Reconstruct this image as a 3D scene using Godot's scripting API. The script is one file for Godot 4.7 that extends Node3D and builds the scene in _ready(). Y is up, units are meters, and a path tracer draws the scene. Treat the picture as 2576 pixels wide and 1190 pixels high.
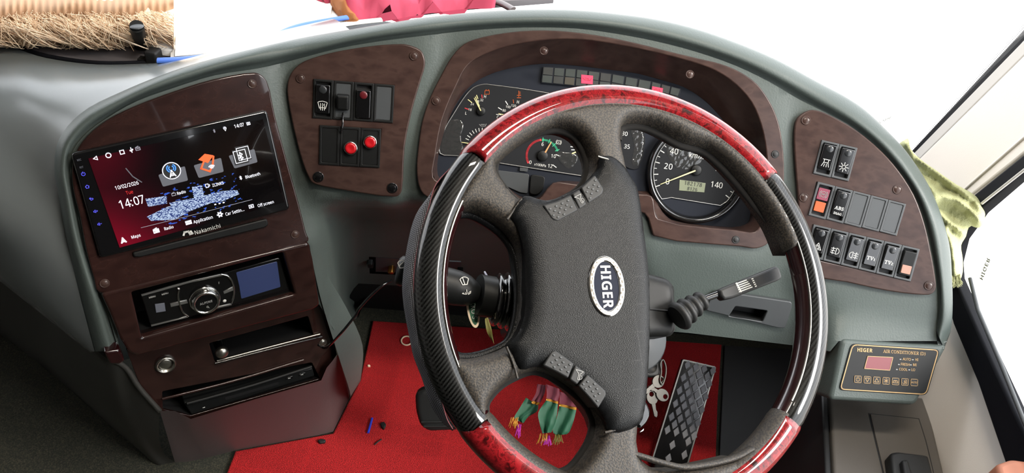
extends Node3D
# A coach driver's place: dashboard, wheel, switch panels, centre console. y up, metres, the driver looks along -z.
const F := 1874.0
const EYE := Vector3(0, 1.3, 0)
const PITCH := 42.0
const ROLL := 10.0
var CB: Basis
var NO := Transform3D.IDENTITY
# working planes of the cab (x along the panel, y up the slope, z out of the face)
var CON: Transform3D
var CON2: Transform3D
var SWP: Transform3D
var CLU: Transform3D
var RIT: Transform3D
var KNR: Transform3D
var KNL: Transform3D
var ACP: Transform3D
var WHL: Transform3D
var FLO: Transform3D
var M := {}
var used := {}

func ray(px: float, py: float) -> Vector3:
	return CB * Vector3((px - 1288.0) / F, -(py - 595.0) / F, -1.0)

func at(px: float, py: float, d: float) -> Vector3:
	return EYE + ray(px, py) * d

func hit(fr: Transform3D, px: float, py: float, h := 0.0) -> Vector3:
	var o := fr.affine_inverse() * EYE
	var d := fr.basis.transposed() * ray(px, py)
	return o + d * ((h - o.z) / d.z)

func dep(fr: Transform3D, px: float, py: float, h := 0.0) -> float:
	var o := fr.affine_inverse() * EYE
	var d := fr.basis.transposed() * ray(px, py)
	return (h - o.z) / d.z

func l2(fr: Transform3D, px: float, py: float, h := 0.0) -> Vector2:
	var p := hit(fr, px, py, h)
	return Vector2(p.x, p.y)

func P(fr: Transform3D, a: Array, h := 0.0) -> PackedVector2Array:
	var r := PackedVector2Array()
	for i in range(0, a.size(), 2):
		r.append(l2(fr, a[i], a[i + 1], h))
	return r

func mkplane(anchor: Vector3, yaw: float, tilt: float) -> Transform3D:
	var y := deg_to_rad(yaw)
	var t := deg_to_rad(tilt)
	var n := Vector3(sin(y) * cos(t), sin(t), cos(y) * cos(t))
	var ex := Vector3(cos(y), 0, -sin(y))
	return Transform3D(Basis(ex, n.cross(ex), n), anchor)

func joined(ref: Transform3D, px: float, py: float, yaw: float, tilt: float) -> Transform3D:
	return mkplane(at(px, py, dep(ref, px, py)), yaw, tilt)

# a frame on a plane whose x axis runs from pixel a to pixel b
func sub(fr: Transform3D, cx: float, cy: float, ax: float, ay: float, bx: float, by: float, h := 0.0) -> Transform3D:
	var d := l2(fr, bx, by, h) - l2(fr, ax, ay, h)
	return fr * Transform3D(Basis(Vector3(0, 0, 1), d.angle()), hit(fr, cx, cy, h))

# ---------------------------------------------------------------- naming
func numbered(n: String) -> String:
	if not used.has(n):
		used[n] = 0
		return n
	used[n] += 1
	return "%s_%03d" % [n, used[n]]

func tag(o: Node, label: String, category := "", group := "", kind := "") -> Node:
	if label: o.set_meta("label", label)
	if category: o.set_meta("category", category)
	if group: o.set_meta("group", group)
	if kind: o.set_meta("kind", kind)
	return o

func thing(called: String, label: String, category: String, t := Transform3D.IDENTITY, group := "") -> Node3D:
	var o := Node3D.new()
	o.name = numbered(called)
	add_child(o)
	o.transform = t
	tag(o, label, category, group)
	return o

func fin(st: SurfaceTool, called: String, m: Material, parent: Node = null, label := "") -> MeshInstance3D:
	st.generate_normals()
	var o := MeshInstance3D.new()
	o.mesh = st.commit()
	o.material_override = m
	if parent == null:
		o.name = numbered(called)
		add_child(o)
	else:
		o.name = called
		parent.add_child(o, true)
	if label: o.set_meta("label", label)
	return o

func B() -> SurfaceTool:
	var st := SurfaceTool.new()
	st.begin(Mesh.PRIMITIVE_TRIANGLES)
	return st

# ---------------------------------------------------------------- shapes
func tri(st: SurfaceTool, a: Vector3, b: Vector3, c: Vector3, hint: Vector3, g := 0) -> void:
	st.set_smooth_group(g)
	if (b - a).cross(c - a).dot(hint) > 0.0:
		st.add_vertex(a); st.add_vertex(c); st.add_vertex(b)
	else:
		st.add_vertex(a); st.add_vertex(b); st.add_vertex(c)

func area(p: PackedVector2Array) -> float:
	var s := 0.0
	for i in p.size():
		s += p[i].cross(p[(i + 1) % p.size()])
	return s * 0.5

func ccw(p: PackedVector2Array) -> PackedVector2Array:
	var q := p.duplicate()
	if area(q) < 0.0: q.reverse()
	return q

func inset(p: PackedVector2Array, d: float) -> PackedVector2Array:
	var r := PackedVector2Array()
	var n := p.size()
	for i in n:
		var a := (p[i] - p[(i + n - 1) % n]).normalized()
		var b := (p[(i + 1) % n] - p[i]).normalized()
		var na := Vector2(a.y, -a.x)
		var nb := Vector2(b.y, -b.x)
		var m := (na + nb) / maxf(0.4, 1.0 + na.dot(nb))
		r.append(p[i] - m * d)
	return r

# closed outline through the points, rounded by Catmull-Rom
func smooth(p: PackedVector2Array, k := 4, closed := true) -> PackedVector2Array:
	var r := PackedVector2Array()
	var n := p.size()
	var last := n if closed else n - 1
	for i in last:
		var a := p[(i + n - 1) % n] if closed or i > 0 else p[0] * 2.0 - p[1]
		var d := p[(i + 2) % n] if closed or i + 2 < n else p[n - 1] * 2.0 - p[n - 2]
		var b := p[i]
		var c := p[(i + 1) % n]
		# centripetal
		var t0 := 0.0
		var t1 := t0 + maxf(1e-6, sqrt(a.distance_to(b)))
		var t2 := t1 + maxf(1e-6, sqrt(b.distance_to(c)))
		var t3 := t2 + maxf(1e-6, sqrt(c.distance_to(d)))
		for j in k:
			var t := lerpf(t1, t2, float(j) / k)
			var a1 := a.lerp(b, (t - t0) / (t1 - t0))
			var a2 := b.lerp(c, (t - t1) / (t2 - t1))
			var a3 := c.lerp(d, (t - t2) / (t3 - t2))
			var b1 := a1.lerp(a2, (t - t0) / (t2 - t0))
			var b2 := a2.lerp(a3, (t - t1) / (t3 - t1))
			r.append(b1.lerp(b2, (t - t1) / (t2 - t1)))
	if not closed: r.append(p[n - 1])
	return r

func smooth3(p: PackedVector3Array, k := 5) -> PackedVector3Array:
	var r := PackedVector3Array()
	var n := p.size()
	for i in n - 1:
		var a := p[i - 1] if i > 0 else p[0] * 2.0 - p[1]
		var d := p[i + 2] if i + 2 < n else p[n - 1] * 2.0 - p[n - 2]
		for j in k:
			r.append(p[i].cubic_interpolate(p[i + 1], a, d, float(j) / k))
	r.append(p[n - 1])
	return r

# every corner of a polygon rounded by radius rad
func rc(p: PackedVector2Array, rad: float, k := 4) -> PackedVector2Array:
	var r := PackedVector2Array()
	var n := p.size()
	for i in n:
		var b := p[i]
		var u := p[(i + n - 1) % n] - b
		var v := p[(i + 1) % n] - b
		var s := minf(rad, minf(u.length(), v.length()) * 0.45)
		var a := b + u.normalized() * s
		var c := b + v.normalized() * s
		for j in k + 1:
			var t := float(j) / k
			r.append(a.lerp(b, t).lerp(b.lerp(c, t), t))
	return r

func rrect(w: float, h: float, rad: float, k := 4, at0 := Vector2.ZERO) -> PackedVector2Array:
	return rc(PackedVector2Array([at0 + Vector2(-w, -h) / 2, at0 + Vector2(w, -h) / 2, at0 + Vector2(w, h) / 2, at0 + Vector2(-w, h) / 2]), rad, k)

func ell(rx: float, ry: float, n := 28, c := Vector2.ZERO, rot := 0.0) -> PackedVector2Array:
	var r := PackedVector2Array()
	for i in n:
		r.append(c + (Vector2(cos(TAU * i / n) * rx, sin(TAU * i / n) * ry)).rotated(rot))
	return r

func mm(p: PackedVector2Array, s: float) -> PackedVector2Array:
	var r := p.duplicate()
	for i in r.size(): r[i] *= s
	return r

# pieces of a polygon without its holes, none of which has a hole itself (millimetres)
func pieces(p: PackedVector2Array, holes: Array) -> Array:
	if holes.is_empty(): return [p]
	var h: PackedVector2Array = holes[0]
	var rest := holes.slice(1)
	var c := Vector2.ZERO
	for q in h: c += q
	c /= h.size()
	var big := 1e5
	var out := []
	for s in [PackedVector2Array([Vector2(c.x - big, -big), Vector2(c.x, -big), Vector2(c.x, big), Vector2(c.x - big, big)]), PackedVector2Array([Vector2(c.x, -big), Vector2(c.x + big, -big), Vector2(c.x + big, big), Vector2(c.x, big)])]:
		for q in Geometry2D.intersect_polygons(p, s):
			for w in Geometry2D.clip_polygons(q, h):
				out.append_array(pieces(w, rest))
	return out

func cap(st: SurfaceTool, p: PackedVector2Array, holes: Array, z: float, up: float, xf := Transform3D.IDENTITY, g := -1) -> void:
	var hs := []
	for h in holes: hs.append(mm(h, 1000.0))
	var todo := pieces(mm(p, 1000.0), hs)
	while todo:
		var q: PackedVector2Array = todo.pop_back()
		var idx := Geometry2D.triangulate_polygon(q)
		if idx.is_empty():
			# an outline that touches itself at a tight corner: cleaned up first
			for w in Geometry2D.intersect_polygons(q, PackedVector2Array([Vector2(-1e5, -1e5), Vector2(1e5, -1e5), Vector2(1e5, 1e5), Vector2(-1e5, 1e5)])):
				var ii := Geometry2D.triangulate_polygon(w)
				for i in range(0, ii.size(), 3):
					var v := []
					for k in 3: v.append(xf * Vector3(w[ii[i + k]].x * 0.001, w[ii[i + k]].y * 0.001, z))
					tri(st, v[0], v[1], v[2], xf.basis.z * up, g)
			continue
		for i in range(0, idx.size(), 3):
			var v := []
			for k in 3: v.append(xf * Vector3(q[idx[i + k]].x * 0.001, q[idx[i + k]].y * 0.001, z))
			tri(st, v[0], v[1], v[2], xf.basis.z * up, g)

func band(st: SurfaceTool, a: PackedVector2Array, za: float, b: PackedVector2Array, zb: float, side: float, xf := Transform3D.IDENTITY, g := 1) -> void:
	var n := a.size()
	for i in n:
		var j := (i + 1) % n
		var e := a[j] - a[i]
		if e.length() < 1e-7: e = b[j] - b[i]
		var hint := xf.basis * Vector3(e.y * side, -e.x * side, (b[i] - a[i]).length() * signf(zb - za) * 0.3 + 1e-5)
		var p := xf * Vector3(a[i].x, a[i].y, za)
		var q := xf * Vector3(a[j].x, a[j].y, za)
		var r := xf * Vector3(b[j].x, b[j].y, zb)
		var s := xf * Vector3(b[i].x, b[i].y, zb)
		tri(st, p, q, r, hint, g)
		tri(st, p, r, s, hint, g)

# a plate with holes, its front edges rounded by r
func slab(st: SurfaceTool, poly: PackedVector2Array, holes: Array, z0: float, z1: float, r := 0.0, xf := Transform3D.IDENTITY, back := false) -> void:
	var p := ccw(poly)
	var hs := []
	for h in holes: hs.append(ccw(h))
	var steps := 3 if r > 0.0 else 0
	for k in hs.size() + 1:
		var o: PackedVector2Array = p if k == 0 else hs[k - 1]
		var s := 1.0 if k == 0 else -1.0
		var prev := o
		var zp := z1 - r
		band(st, o, z0, o, zp, s, xf, 1)
		for j in steps:
			var t := PI / 2 * (j + 1) / steps
			var nx := inset(o, s * r * (1.0 - cos(t)))
			var zn := z1 - r + r * sin(t)
			band(st, prev, zp, nx, zn, s, xf, 1)
			prev = nx
			zp = zn
		if k == 0: p = prev
		else: hs[k - 1] = prev
	cap(st, p, hs, z1, 1.0, xf)
	if back: cap(st, ccw(poly), holes, z0, -1.0, xf)

func edge_distance(q: Vector2, rings: Array) -> float:
	var best := 1e9
	for ring: PackedVector2Array in rings:
		var n := ring.size()
		for i in n:
			var c := Geometry2D.get_closest_point_to_segment(q, ring[i], ring[(i + 1) % n])
			best = minf(best, c.distance_squared_to(q))
	return sqrt(best)

# a cushion: the polygon raised from zb by H, round over the width r along its outline and holes, walls down to z0
func pillow(st: SurfaceTool, poly: PackedVector2Array, holes: Array, z0: float, zb: float, H: float, r: float, cell: float, xf := Transform3D.IDENTITY, lift: Variant = null) -> void:
	var p := mm(ccw(poly), 1000.0)
	var hs := []
	for h in holes: hs.append(mm(ccw(h), 1000.0))
	var rings := [p] + hs
	var lo := p[0]
	var hi := p[0]
	for q in p:
		lo = lo.min(q); hi = hi.max(q)
	var c := cell * 1000.0
	var memo := {}
	# a band of finer rings along the outline first, so that the rounding is smooth
	for x in range(int(floor(lo.x / c)), int(ceil(hi.x / c))):
		for y in range(int(floor(lo.y / c)), int(ceil(hi.y / c))):
			var sq := PackedVector2Array([Vector2(x, y) * c, Vector2(x + 1, y) * c, Vector2(x + 1, y + 1) * c, Vector2(x, y + 1) * c])
			var got: Array = Geometry2D.intersect_polygons(sq, p)
			for h in hs:
				var nx := []
				for g in got: nx.append_array(Geometry2D.clip_polygons(g, h))
				got = nx
			for g: PackedVector2Array in got:
				var v := []
				for q in g:
					var key := Vector2i(roundi(q.x * 200.0), roundi(q.y * 200.0))
					if not memo.has(key):
						var d := edge_distance(q, rings) * 0.001
						var t := clampf(d / r, 0.0, 1.0)
						var z := zb + H * sqrt(maxf(0.0, 1.0 - (1.0 - t) * (1.0 - t)))
						var w := Vector2(key) / 200000.0
						if lift != null: z += lift.call(w)
						memo[key] = xf * Vector3(w.x, w.y, z)
					v.append(memo[key])
				if v.size() == 4:
					tri(st, v[0], v[1], v[2], xf.basis.z, 0)
					tri(st, v[0], v[2], v[3], xf.basis.z, 0)
				else:
					var idx := Geometry2D.triangulate_polygon(g)
					for i in range(0, idx.size(), 3): tri(st, v[idx[i]], v[idx[i + 1]], v[idx[i + 2]], xf.basis.z, 0)
	for k in rings.size():
		var o := mm(rings[k], 0.001)
		var zs := PackedFloat32Array()
		var s := 1.0 if k == 0 else -1.0
		for i in o.size():
			var j := (i + 1) % o.size()
			var e := o[j] - o[i]
			var za: float = zb + (lift.call(o[i]) if lift != null else 0.0)
			var zc: float = zb + (lift.call(o[j]) if lift != null else 0.0)
			var a := xf * Vector3(o[i].x, o[i].y, z0)
			var b := xf * Vector3(o[j].x, o[j].y, z0)
			var cc := xf * Vector3(o[j].x, o[j].y, zc)
			var d := xf * Vector3(o[i].x, o[i].y, za)
			var hint := xf.basis * Vector3(e.y * s, -e.x * s, 0)
			tri(st, a, b, cc, hint, 2)
			tri(st, a, cc, d, hint, 2)

# a mesh through rows of points
func loft(st: SurfaceTool, rows: Array, closed := false, flip := false, g := 0) -> void:
	st.set_smooth_group(g)
	for i in rows.size() - 1:
		var a: PackedVector3Array = rows[i]
		var b: PackedVector3Array = rows[i + 1]
		var n := a.size()
		for j in (n if closed else n - 1):
			var k := (j + 1) % n
			var q := [a[j], a[k], b[k], a[j], b[k], b[j]]
			if flip: q = [a[j], b[k], a[k], a[j], b[j], b[k]]
			for v in q: st.add_vertex(v)

func frames(pts: PackedVector3Array, closed := false) -> Array:
	var out := []
	var n := pts.size()
	var up := Vector3.ZERO
	for i in n:
		var t: Vector3
		if closed: t = (pts[(i + 1) % n] - pts[(i + n - 1) % n]).normalized()
		else: t = (pts[mini(i + 1, n - 1)] - pts[maxi(i - 1, 0)]).normalized()
		if up == Vector3.ZERO: up = t.cross(Vector3.UP if absf(t.y) < 0.9 else Vector3.RIGHT).normalized()
		up = (up - t * up.dot(t)).normalized()
		out.append(Basis(up, t.cross(up), t))
	return out

func tube(st: SurfaceTool, pts: PackedVector3Array, rad: Variant, sides := 10, closed := false, flat := 1.0) -> void:
	var fr := frames(pts, closed)
	var rows := []
	for i in pts.size():
		var r: float = rad if rad is float else rad[mini(i, rad.size() - 1)]
		var row := PackedVector3Array()
		for k in sides:
			row.append(pts[i] + fr[i] * Vector3(cos(TAU * k / sides) * r, sin(TAU * k / sides) * r * flat, 0))
		rows.append(row)
	if closed: rows.append(rows[0])
	loft(st, rows, true, true)
	if not closed:
		for e in [0, rows.size() - 1]:
			var row: PackedVector3Array = rows[e]
			var dir: Vector3 = fr[e].z * (-1.0 if e == 0 else 1.0)
			for k in sides: tri(st, pts[e], row[k], row[(k + 1) % sides], dir, 3)

# profile: (radius, height along z)
func lathe(st: SurfaceTool, prof: Array, seg := 24, xf := Transform3D.IDENTITY, sx := 1.0) -> void:
	var rows := []
	for q: Vector2 in prof:
		var row := PackedVector3Array()
		for k in seg: row.append(xf * Vector3(cos(TAU * k / seg) * q.x * sx, sin(TAU * k / seg) * q.x, q.y))
		rows.append(row)
	loft(st, rows, true, true)

func dome(st: SurfaceTool, r: float, h: float, xf := Transform3D.IDENTITY, seg := 16, base := 0.0) -> void:
	var prof := []
	if base > 0.0: prof.append(Vector2(r, -base))
	for k in 6:
		prof.append(Vector2(r * cos(PI / 2 * k / 5.0), h * sin(PI / 2 * k / 5.0)))
	lathe(st, prof, seg, xf)

func box(st: SurfaceTool, c: Vector3, s: Vector3, r := 0.0, xf := Transform3D.IDENTITY) -> void:
	slab(st, rrect(s.x, s.y, r, 3) if r > 0.0 else PackedVector2Array([Vector2(-s.x, -s.y) / 2, Vector2(s.x, -s.y) / 2, Vector2(s.x, s.y) / 2, Vector2(-s.x, s.y) / 2]), [], -s.z / 2, s.z / 2, minf(r, s.z * 0.45), xf * Transform3D(Basis(), c), true)

# printed strokes: flat ribbons of width w
func strokes(st: SurfaceTool, lines: Array, w: float, z: float, xf := Transform3D.IDENTITY) -> void:
	for ln: PackedVector2Array in lines:
		for i in ln.size() - 1:
			var d := (ln[i + 1] - ln[i]).normalized() * w * 0.5
			var n := Vector2(-d.y, d.x)
			slab(st, PackedVector2Array([ln[i] - d - n, ln[i + 1] + d - n, ln[i + 1] + d + n, ln[i] - d + n]), [], z - 0.0002, z, 0.0, xf)

func V(a: Array, s := 1.0) -> PackedVector2Array:
	var r := PackedVector2Array()
	for i in range(0, a.size(), 2): r.append(Vector2(a[i], a[i + 1]) * s)
	return r

func arc(cx: float, cy: float, r: float, a0: float, a1: float, n := 10) -> PackedVector2Array:
	var o := PackedVector2Array()
	for i in n + 1:
		var t := deg_to_rad(lerpf(a0, a1, float(i) / n))
		o.append(Vector2(cx + cos(t) * r, cy + sin(t) * r))
	return o

func text(parent: Node, s: String, h: float, t: Transform3D, m: Material, called := "lettering", font := "Droid Sans", bold := false, squeeze := 1.0) -> MeshInstance3D:
	var tm := TextMesh.new()
	var f := SystemFont.new()
	f.font_names = PackedStringArray([font])
	if bold: f.font_weight = 700
	tm.font = f
	tm.text = s
	tm.font_size = 32
	tm.pixel_size = h / (32.0 * 0.72)
	tm.depth = 0.0003
	tm.curve_step = 2.0
	var o := MeshInstance3D.new()
	o.mesh = tm
	o.material_override = m
	o.name = called
	o.transform = t * Transform3D(Basis.from_scale(Vector3(squeeze, 1, 1)), Vector3(0, 0, 0.0002))
	parent.add_child(o, true)
	return o

# ---------------------------------------------------------------- materials
func C(r: int, g: int, b: int) -> Color:
	return Color8(r, g, b)

func noise(kind: int, freq: float, oct := 3, seed_ := 1, warp := 0.0) -> FastNoiseLite:
	var n := FastNoiseLite.new()
	n.noise_type = kind as FastNoiseLite.NoiseType
	n.frequency = freq
	n.seed = seed_
	n.fractal_octaves = oct
	if oct == 1: n.fractal_type = FastNoiseLite.FRACTAL_NONE
	if warp > 0.0:
		n.domain_warp_enabled = true
		n.domain_warp_amplitude = warp
		n.domain_warp_frequency = freq * 0.6
	return n

func ntex(n: FastNoiseLite, size := 512, ramp: Variant = null, normal := 0.0) -> NoiseTexture2D:
	var t := NoiseTexture2D.new()
	t.width = size
	t.height = size
	t.seamless = true
	t.noise = n
	if ramp is Array:
		var g := Gradient.new()
		var off := PackedFloat32Array()
		var cs := PackedColorArray()
		for q in ramp:
			off.append(q[0]); cs.append(q[1])
		g.offsets = off
		g.colors = cs
		t.color_ramp = g
	if normal > 0.0:
		t.as_normal_map = true
		t.bump_strength = normal
	return t

func mat(called: String, c: Color, rough := 0.5, metal := 0.0, o := {}) -> StandardMaterial3D:
	var m := StandardMaterial3D.new()
	m.resource_name = called
	m.albedo_color = c
	m.roughness = rough
	m.metallic = metal
	m.cull_mode = BaseMaterial3D.CULL_DISABLED
	if o.has("spec"): m.metallic_specular = o.spec
	if o.has("tex"):
		m.albedo_texture = o.tex
	if o.has("nor"):
		m.normal_enabled = true
		m.normal_texture = o.nor
		m.normal_scale = o.get("ns", 1.0)
	if o.has("scale"):
		m.uv1_triplanar = true
		m.uv1_scale = o.scale if o.scale is Vector3 else Vector3.ONE * float(o.scale)
		m.uv1_triplanar_sharpness = 4.0
		if o.get("world", false): m.uv1_world_triplanar = true
	if o.has("coat"):
		m.clearcoat_enabled = true
		m.clearcoat = o.coat
		m.clearcoat_roughness = o.get("coatr", 0.05)
	if o.has("emit"):
		m.emission_enabled = true
		m.emission = o.emit
		m.emission_energy_multiplier = o.get("energy", 1.0)
	if o.has("back"):
		m.backlight_enabled = true
		m.backlight = o.back
	if o.has("alpha"):
		m.transparency = BaseMaterial3D.TRANSPARENCY_ALPHA
		m.albedo_color.a = o.alpha
	M[called] = m
	return m

func materials() -> void:
	var grain := ntex(noise(FastNoiseLite.TYPE_CELLULAR, 0.035, 2, 3, 12.0), 512, null, 5.0)
	var pebble := ntex(noise(FastNoiseLite.TYPE_CELLULAR, 0.06, 1, 7), 512, null, 7.0)
	var fine := ntex(noise(FastNoiseLite.TYPE_SIMPLEX, 0.12, 3, 5), 512, null, 3.0)
	var wrinkle := ntex(noise(FastNoiseLite.TYPE_SIMPLEX, 0.02, 4, 9, 20.0), 512, null, 6.0)
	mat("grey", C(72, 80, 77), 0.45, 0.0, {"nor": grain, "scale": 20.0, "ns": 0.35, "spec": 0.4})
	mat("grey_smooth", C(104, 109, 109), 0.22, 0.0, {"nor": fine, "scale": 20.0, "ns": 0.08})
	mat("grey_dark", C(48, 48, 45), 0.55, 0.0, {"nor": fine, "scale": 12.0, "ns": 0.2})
	mat("plastic", C(19, 20, 20), 0.45, 0.0, {"nor": fine, "scale": 30.0, "ns": 0.15, "spec": 0.35})
	mat("plastic_grey", C(58, 61, 63), 0.45)
	mat("gloss", C(13, 13, 14), 0.12, 0.0, {"coat": 0.6})
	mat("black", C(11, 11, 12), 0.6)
	mat("lens_cap", C(40, 42, 44), 0.22)
	mat("rubber", C(20, 21, 21), 0.55, 0.0, {"nor": fine, "scale": 20.0, "ns": 0.2})
	mat("mask", C(34, 37, 44), 0.6, 0.0, {"spec": 0.2})
	var grainramp := [[0.0, C(46, 33, 30)], [0.4, C(57, 42, 38)], [0.7, C(64, 48, 43)], [1.0, C(50, 36, 33)]]
	var woodtex := ntex(noise(FastNoiseLite.TYPE_SIMPLEX, 0.012, 4, 11, 25.0), 512, grainramp)
	mat("wood", Color.WHITE, 0.28, 0.0, {"tex": woodtex, "scale": Vector3(3.0, 6.0, 4.0), "coat": 0.12, "coatr": 0.2, "spec": 0.3})
	mat("wood_shine", C(190, 165, 165), 0.25, 0.0, {"tex": woodtex, "scale": Vector3(3.0, 6.0, 4.0), "coat": 0.7, "coatr": 0.035, "spec": 0.3})
	mat("wood_plum", C(150, 70, 90), 0.25, 0.0, {"tex": woodtex, "scale": Vector3(6.0, 20.0, 6.0), "coat": 1.0})
	var burl := ntex(noise(FastNoiseLite.TYPE_SIMPLEX, 0.010, 3, 21, 90.0), 1024, [[0.0, C(18, 6, 6)], [0.2, C(64, 9, 11)], [0.32, C(112, 18, 22)], [0.43, C(124, 22, 26)], [0.47, C(44, 8, 9)], [0.51, C(120, 20, 25)], [0.62, C(138, 28, 33)], [0.69, C(64, 10, 12)], [0.75, C(122, 20, 25)], [1.0, C(36, 7, 8)]])
	mat("burl", Color.WHITE, 0.35, 0.0, {"tex": burl, "scale": 4.0, "coat": 0.8, "coatr": 0.02, "spec": 0.15})
	# twill weave of the carbon wrap
	var im := Image.create(64, 64, true, Image.FORMAT_RGB8)
	for y in 64:
		for x in 64:
			var s := (int(x / 8.0) + int(y / 8.0)) % 4
			var on := s < 2
			var v := 0.08 + 0.04 * sin((x if on else y) * 0.8) + (0.30 if on else 0.0)
			im.set_pixel(x, y, Color(v, v * 1.02, v * 1.0))
	im.generate_mipmaps()
	mat("carbon", C(98, 98, 98), 0.4, 0.0, {"tex": ImageTexture.create_from_image(im), "scale": 105.0, "coat": 0.7, "coatr": 0.04, "spec": 0.2})
	# open woven cloth at the back of the wheel cover
	var im2 := Image.create(64, 64, true, Image.FORMAT_RGB8)
	for y in 64:
		for x in 64:
			var v := absf(sin(x * PI / 16.0)) * absf(sin((y + (8 if int(x / 16.0) % 2 else 0)) * PI / 16.0))
			im2.set_pixel(x, y, Color(v, v, v))
	im2.generate_mipmaps()
	mat("mesh_cloth", C(132, 132, 140), 0.75, 0.0, {"tex": ImageTexture.create_from_image(im2), "scale": 130.0})
	mat("leather", C(15, 16, 17), 0.36, 0.0, {"nor": pebble, "scale": 36.0, "ns": 0.5, "spec": 0.3})
	mat("worn", Color.WHITE, 0.6, 0.0, {"tex": ntex(noise(FastNoiseLite.TYPE_SIMPLEX, 0.03, 5, 31), 512, [[0.0, C(18, 17, 16)], [0.45, C(34, 31, 27)], [0.7, C(66, 58, 48)], [1.0, C(30, 27, 24)]]), "nor": pebble, "scale": 20.0, "ns": 0.28})
	mat("pile", C(18, 16, 14), 0.95)
	mat("chrome", C(215, 215, 212), 0.12, 1.0)
	mat("steel", C(170, 168, 160), 0.3, 1.0)
	mat("key_metal", C(84, 82, 78), 0.45, 1.0)
	mat("brass", C(170, 122, 62), 0.32, 1.0)
	mat("silver", C(150, 150, 148), 0.35, 0.8)
	mat("print", C(205, 205, 200), 0.6)
	mat("print_grey", C(140, 140, 138), 0.6)
	mat("gold", C(176, 142, 92), 0.5)
	mat("navy", C(22, 27, 42), 0.5, 0.0, {"spec": 0.25})
	mat("red_plastic", C(178, 20, 28), 0.25, 0.0, {"coat": 0.8})
	mat("red_lens", C(84, 22, 28), 0.3)
	mat("ac_red", C(108, 40, 46), 0.35)
	mat("orange", C(164, 76, 30), 0.4)
	mat("pink_lens", C(116, 44, 64), 0.4)
	mat("peach", C(152, 114, 98), 0.5)
	mat("scale_red", C(170, 36, 46), 0.6)
	mat("scale_green", C(44, 150, 112), 0.6)
	mat("needle", C(226, 214, 150), 0.5)
	mat("needle_orange", C(190, 140, 90), 0.5)
	mat("dial", C(36, 37, 39), 0.6, 0.0, {"spec": 0.15})
	mat("lamp_dark", C(48, 56, 54), 0.5)
	mat("lamp_olive", C(62, 58, 48), 0.5)
	mat("lamp_grey", C(44, 47, 46), 0.5)
	mat("lamp_red", C(200, 50, 80), 0.5, 0.0, {"emit": C(255, 70, 110), "energy": 0.55})
	mat("lcd", C(110, 116, 92), 0.4)
	mat("lcd_ink", C(52, 56, 46), 0.5)
	mat("lens", C(16, 16, 16), 0.05, 0.0, {"alpha": 0.08})
	mat("film", C(120, 120, 110), 0.06, 0.0, {"alpha": 0.05})
	mat("glass", C(250, 252, 252), 0.02, 0.0, {"alpha": 0.06})
	mat("stereo_lcd", C(48, 58, 92), 0.25, 0.0, {"emit": C(58, 70, 120), "energy": 0.12})
	mat("ui", C(230, 232, 240), 0.5, 0.0, {"emit": C(225, 228, 245), "energy": 0.85})
	mat("ui_blue", C(70, 70, 200), 0.5, 0.0, {"emit": C(100, 100, 255), "energy": 0.6})
	mat("ui_grey", C(70, 72, 78), 0.5, 0.0, {"emit": C(90, 92, 100), "energy": 0.5})
	mat("ui_orange", C(230, 80, 30), 0.5, 0.0, {"emit": C(255, 84, 34), "energy": 0.8})
	mat("ui_red", C(170, 20, 20), 0.5, 0.0, {"emit": C(190, 20, 20), "energy": 0.6})
	mat("ui_sky", C(70, 140, 230), 0.5, 0.0, {"emit": C(80, 150, 255), "energy": 0.8})
	mat("ui_line", C(120, 120, 130), 0.5, 0.0, {"emit": C(150, 150, 165), "energy": 0.4})
	mat("cream", C(216, 208, 198), 0.55, 0.0, {"nor": fine, "scale": 8.0, "ns": 0.1})
	mat("cream_grey", C(188, 184, 178), 0.6)
	mat("seal", C(15, 16, 21), 0.6, 0.0, {"spec": 0.25})
	mat("taupe", C(80, 75, 69), 0.7, 0.0, {"nor": fine, "scale": 16.0, "ns": 0.2})
	mat("ceiling", C(126, 122, 116), 0.8)
	mat("rear", C(52, 46, 44), 0.9)
	mat("top_mat", C(84, 81, 84), 0.6)
	mat("curtain", C(150, 120, 92), 0.9)
	var speck := ntex(noise(FastNoiseLite.TYPE_VALUE, 0.25, 3, 41), 512, [[0.0, C(18, 19, 14)], [0.45, C(36, 37, 28)], [0.7, C(54, 52, 39)], [1.0, C(84, 78, 60)]])
	mat("floor_carpet", Color.WHITE, 0.95, 0.0, {"tex": speck, "scale": 5.0})
	var redtex := ntex(noise(FastNoiseLite.TYPE_SIMPLEX, 0.09, 4, 43), 512, [[0.0, C(112, 8, 12)], [0.5, C(172, 14, 20)], [1.0, C(202, 30, 34)]])
	mat("red_carpet", Color.WHITE, 0.95, 0.0, {"tex": redtex, "nor": ntex(noise(FastNoiseLite.TYPE_SIMPLEX, 0.1, 3, 44), 512, null, 8.0), "scale": 8.0, "ns": 1.0})
	mat("paper", C(244, 244, 242), 0.7)
	mat("paper_blue", C(70, 112, 200), 0.6)
	mat("thread", C(112, 62, 68), 0.8)
	mat("pink_cloth", C(186, 68, 94), 0.8, 0.0, {"back": C(130, 50, 66)})
	mat("yellow_cloth", C(150, 92, 46), 0.8, 0.0, {"back": C(120, 80, 40)})
	mat("towel", C(160, 162, 120), 0.95, 0.0, {"nor": ntex(noise(FastNoiseLite.TYPE_SIMPLEX, 0.06, 2, 51), 256, null, 6.0), "scale": Vector3(14, 60, 30), "ns": 0.8})
	mat("hair", C(244, 222, 192), 0.5, 0.0, {"back": C(120, 95, 70)})
	mat("hair_dark", C(236, 206, 172), 0.5, 0.0, {"back": C(120, 90, 70)})
	mat("gauze", C(196, 160, 128), 0.85, 0.0, {"back": C(120, 95, 75)})
	mat("green_cloth", C(14, 84, 54), 0.6, 0.0, {"back": C(20, 60, 40)})
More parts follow.
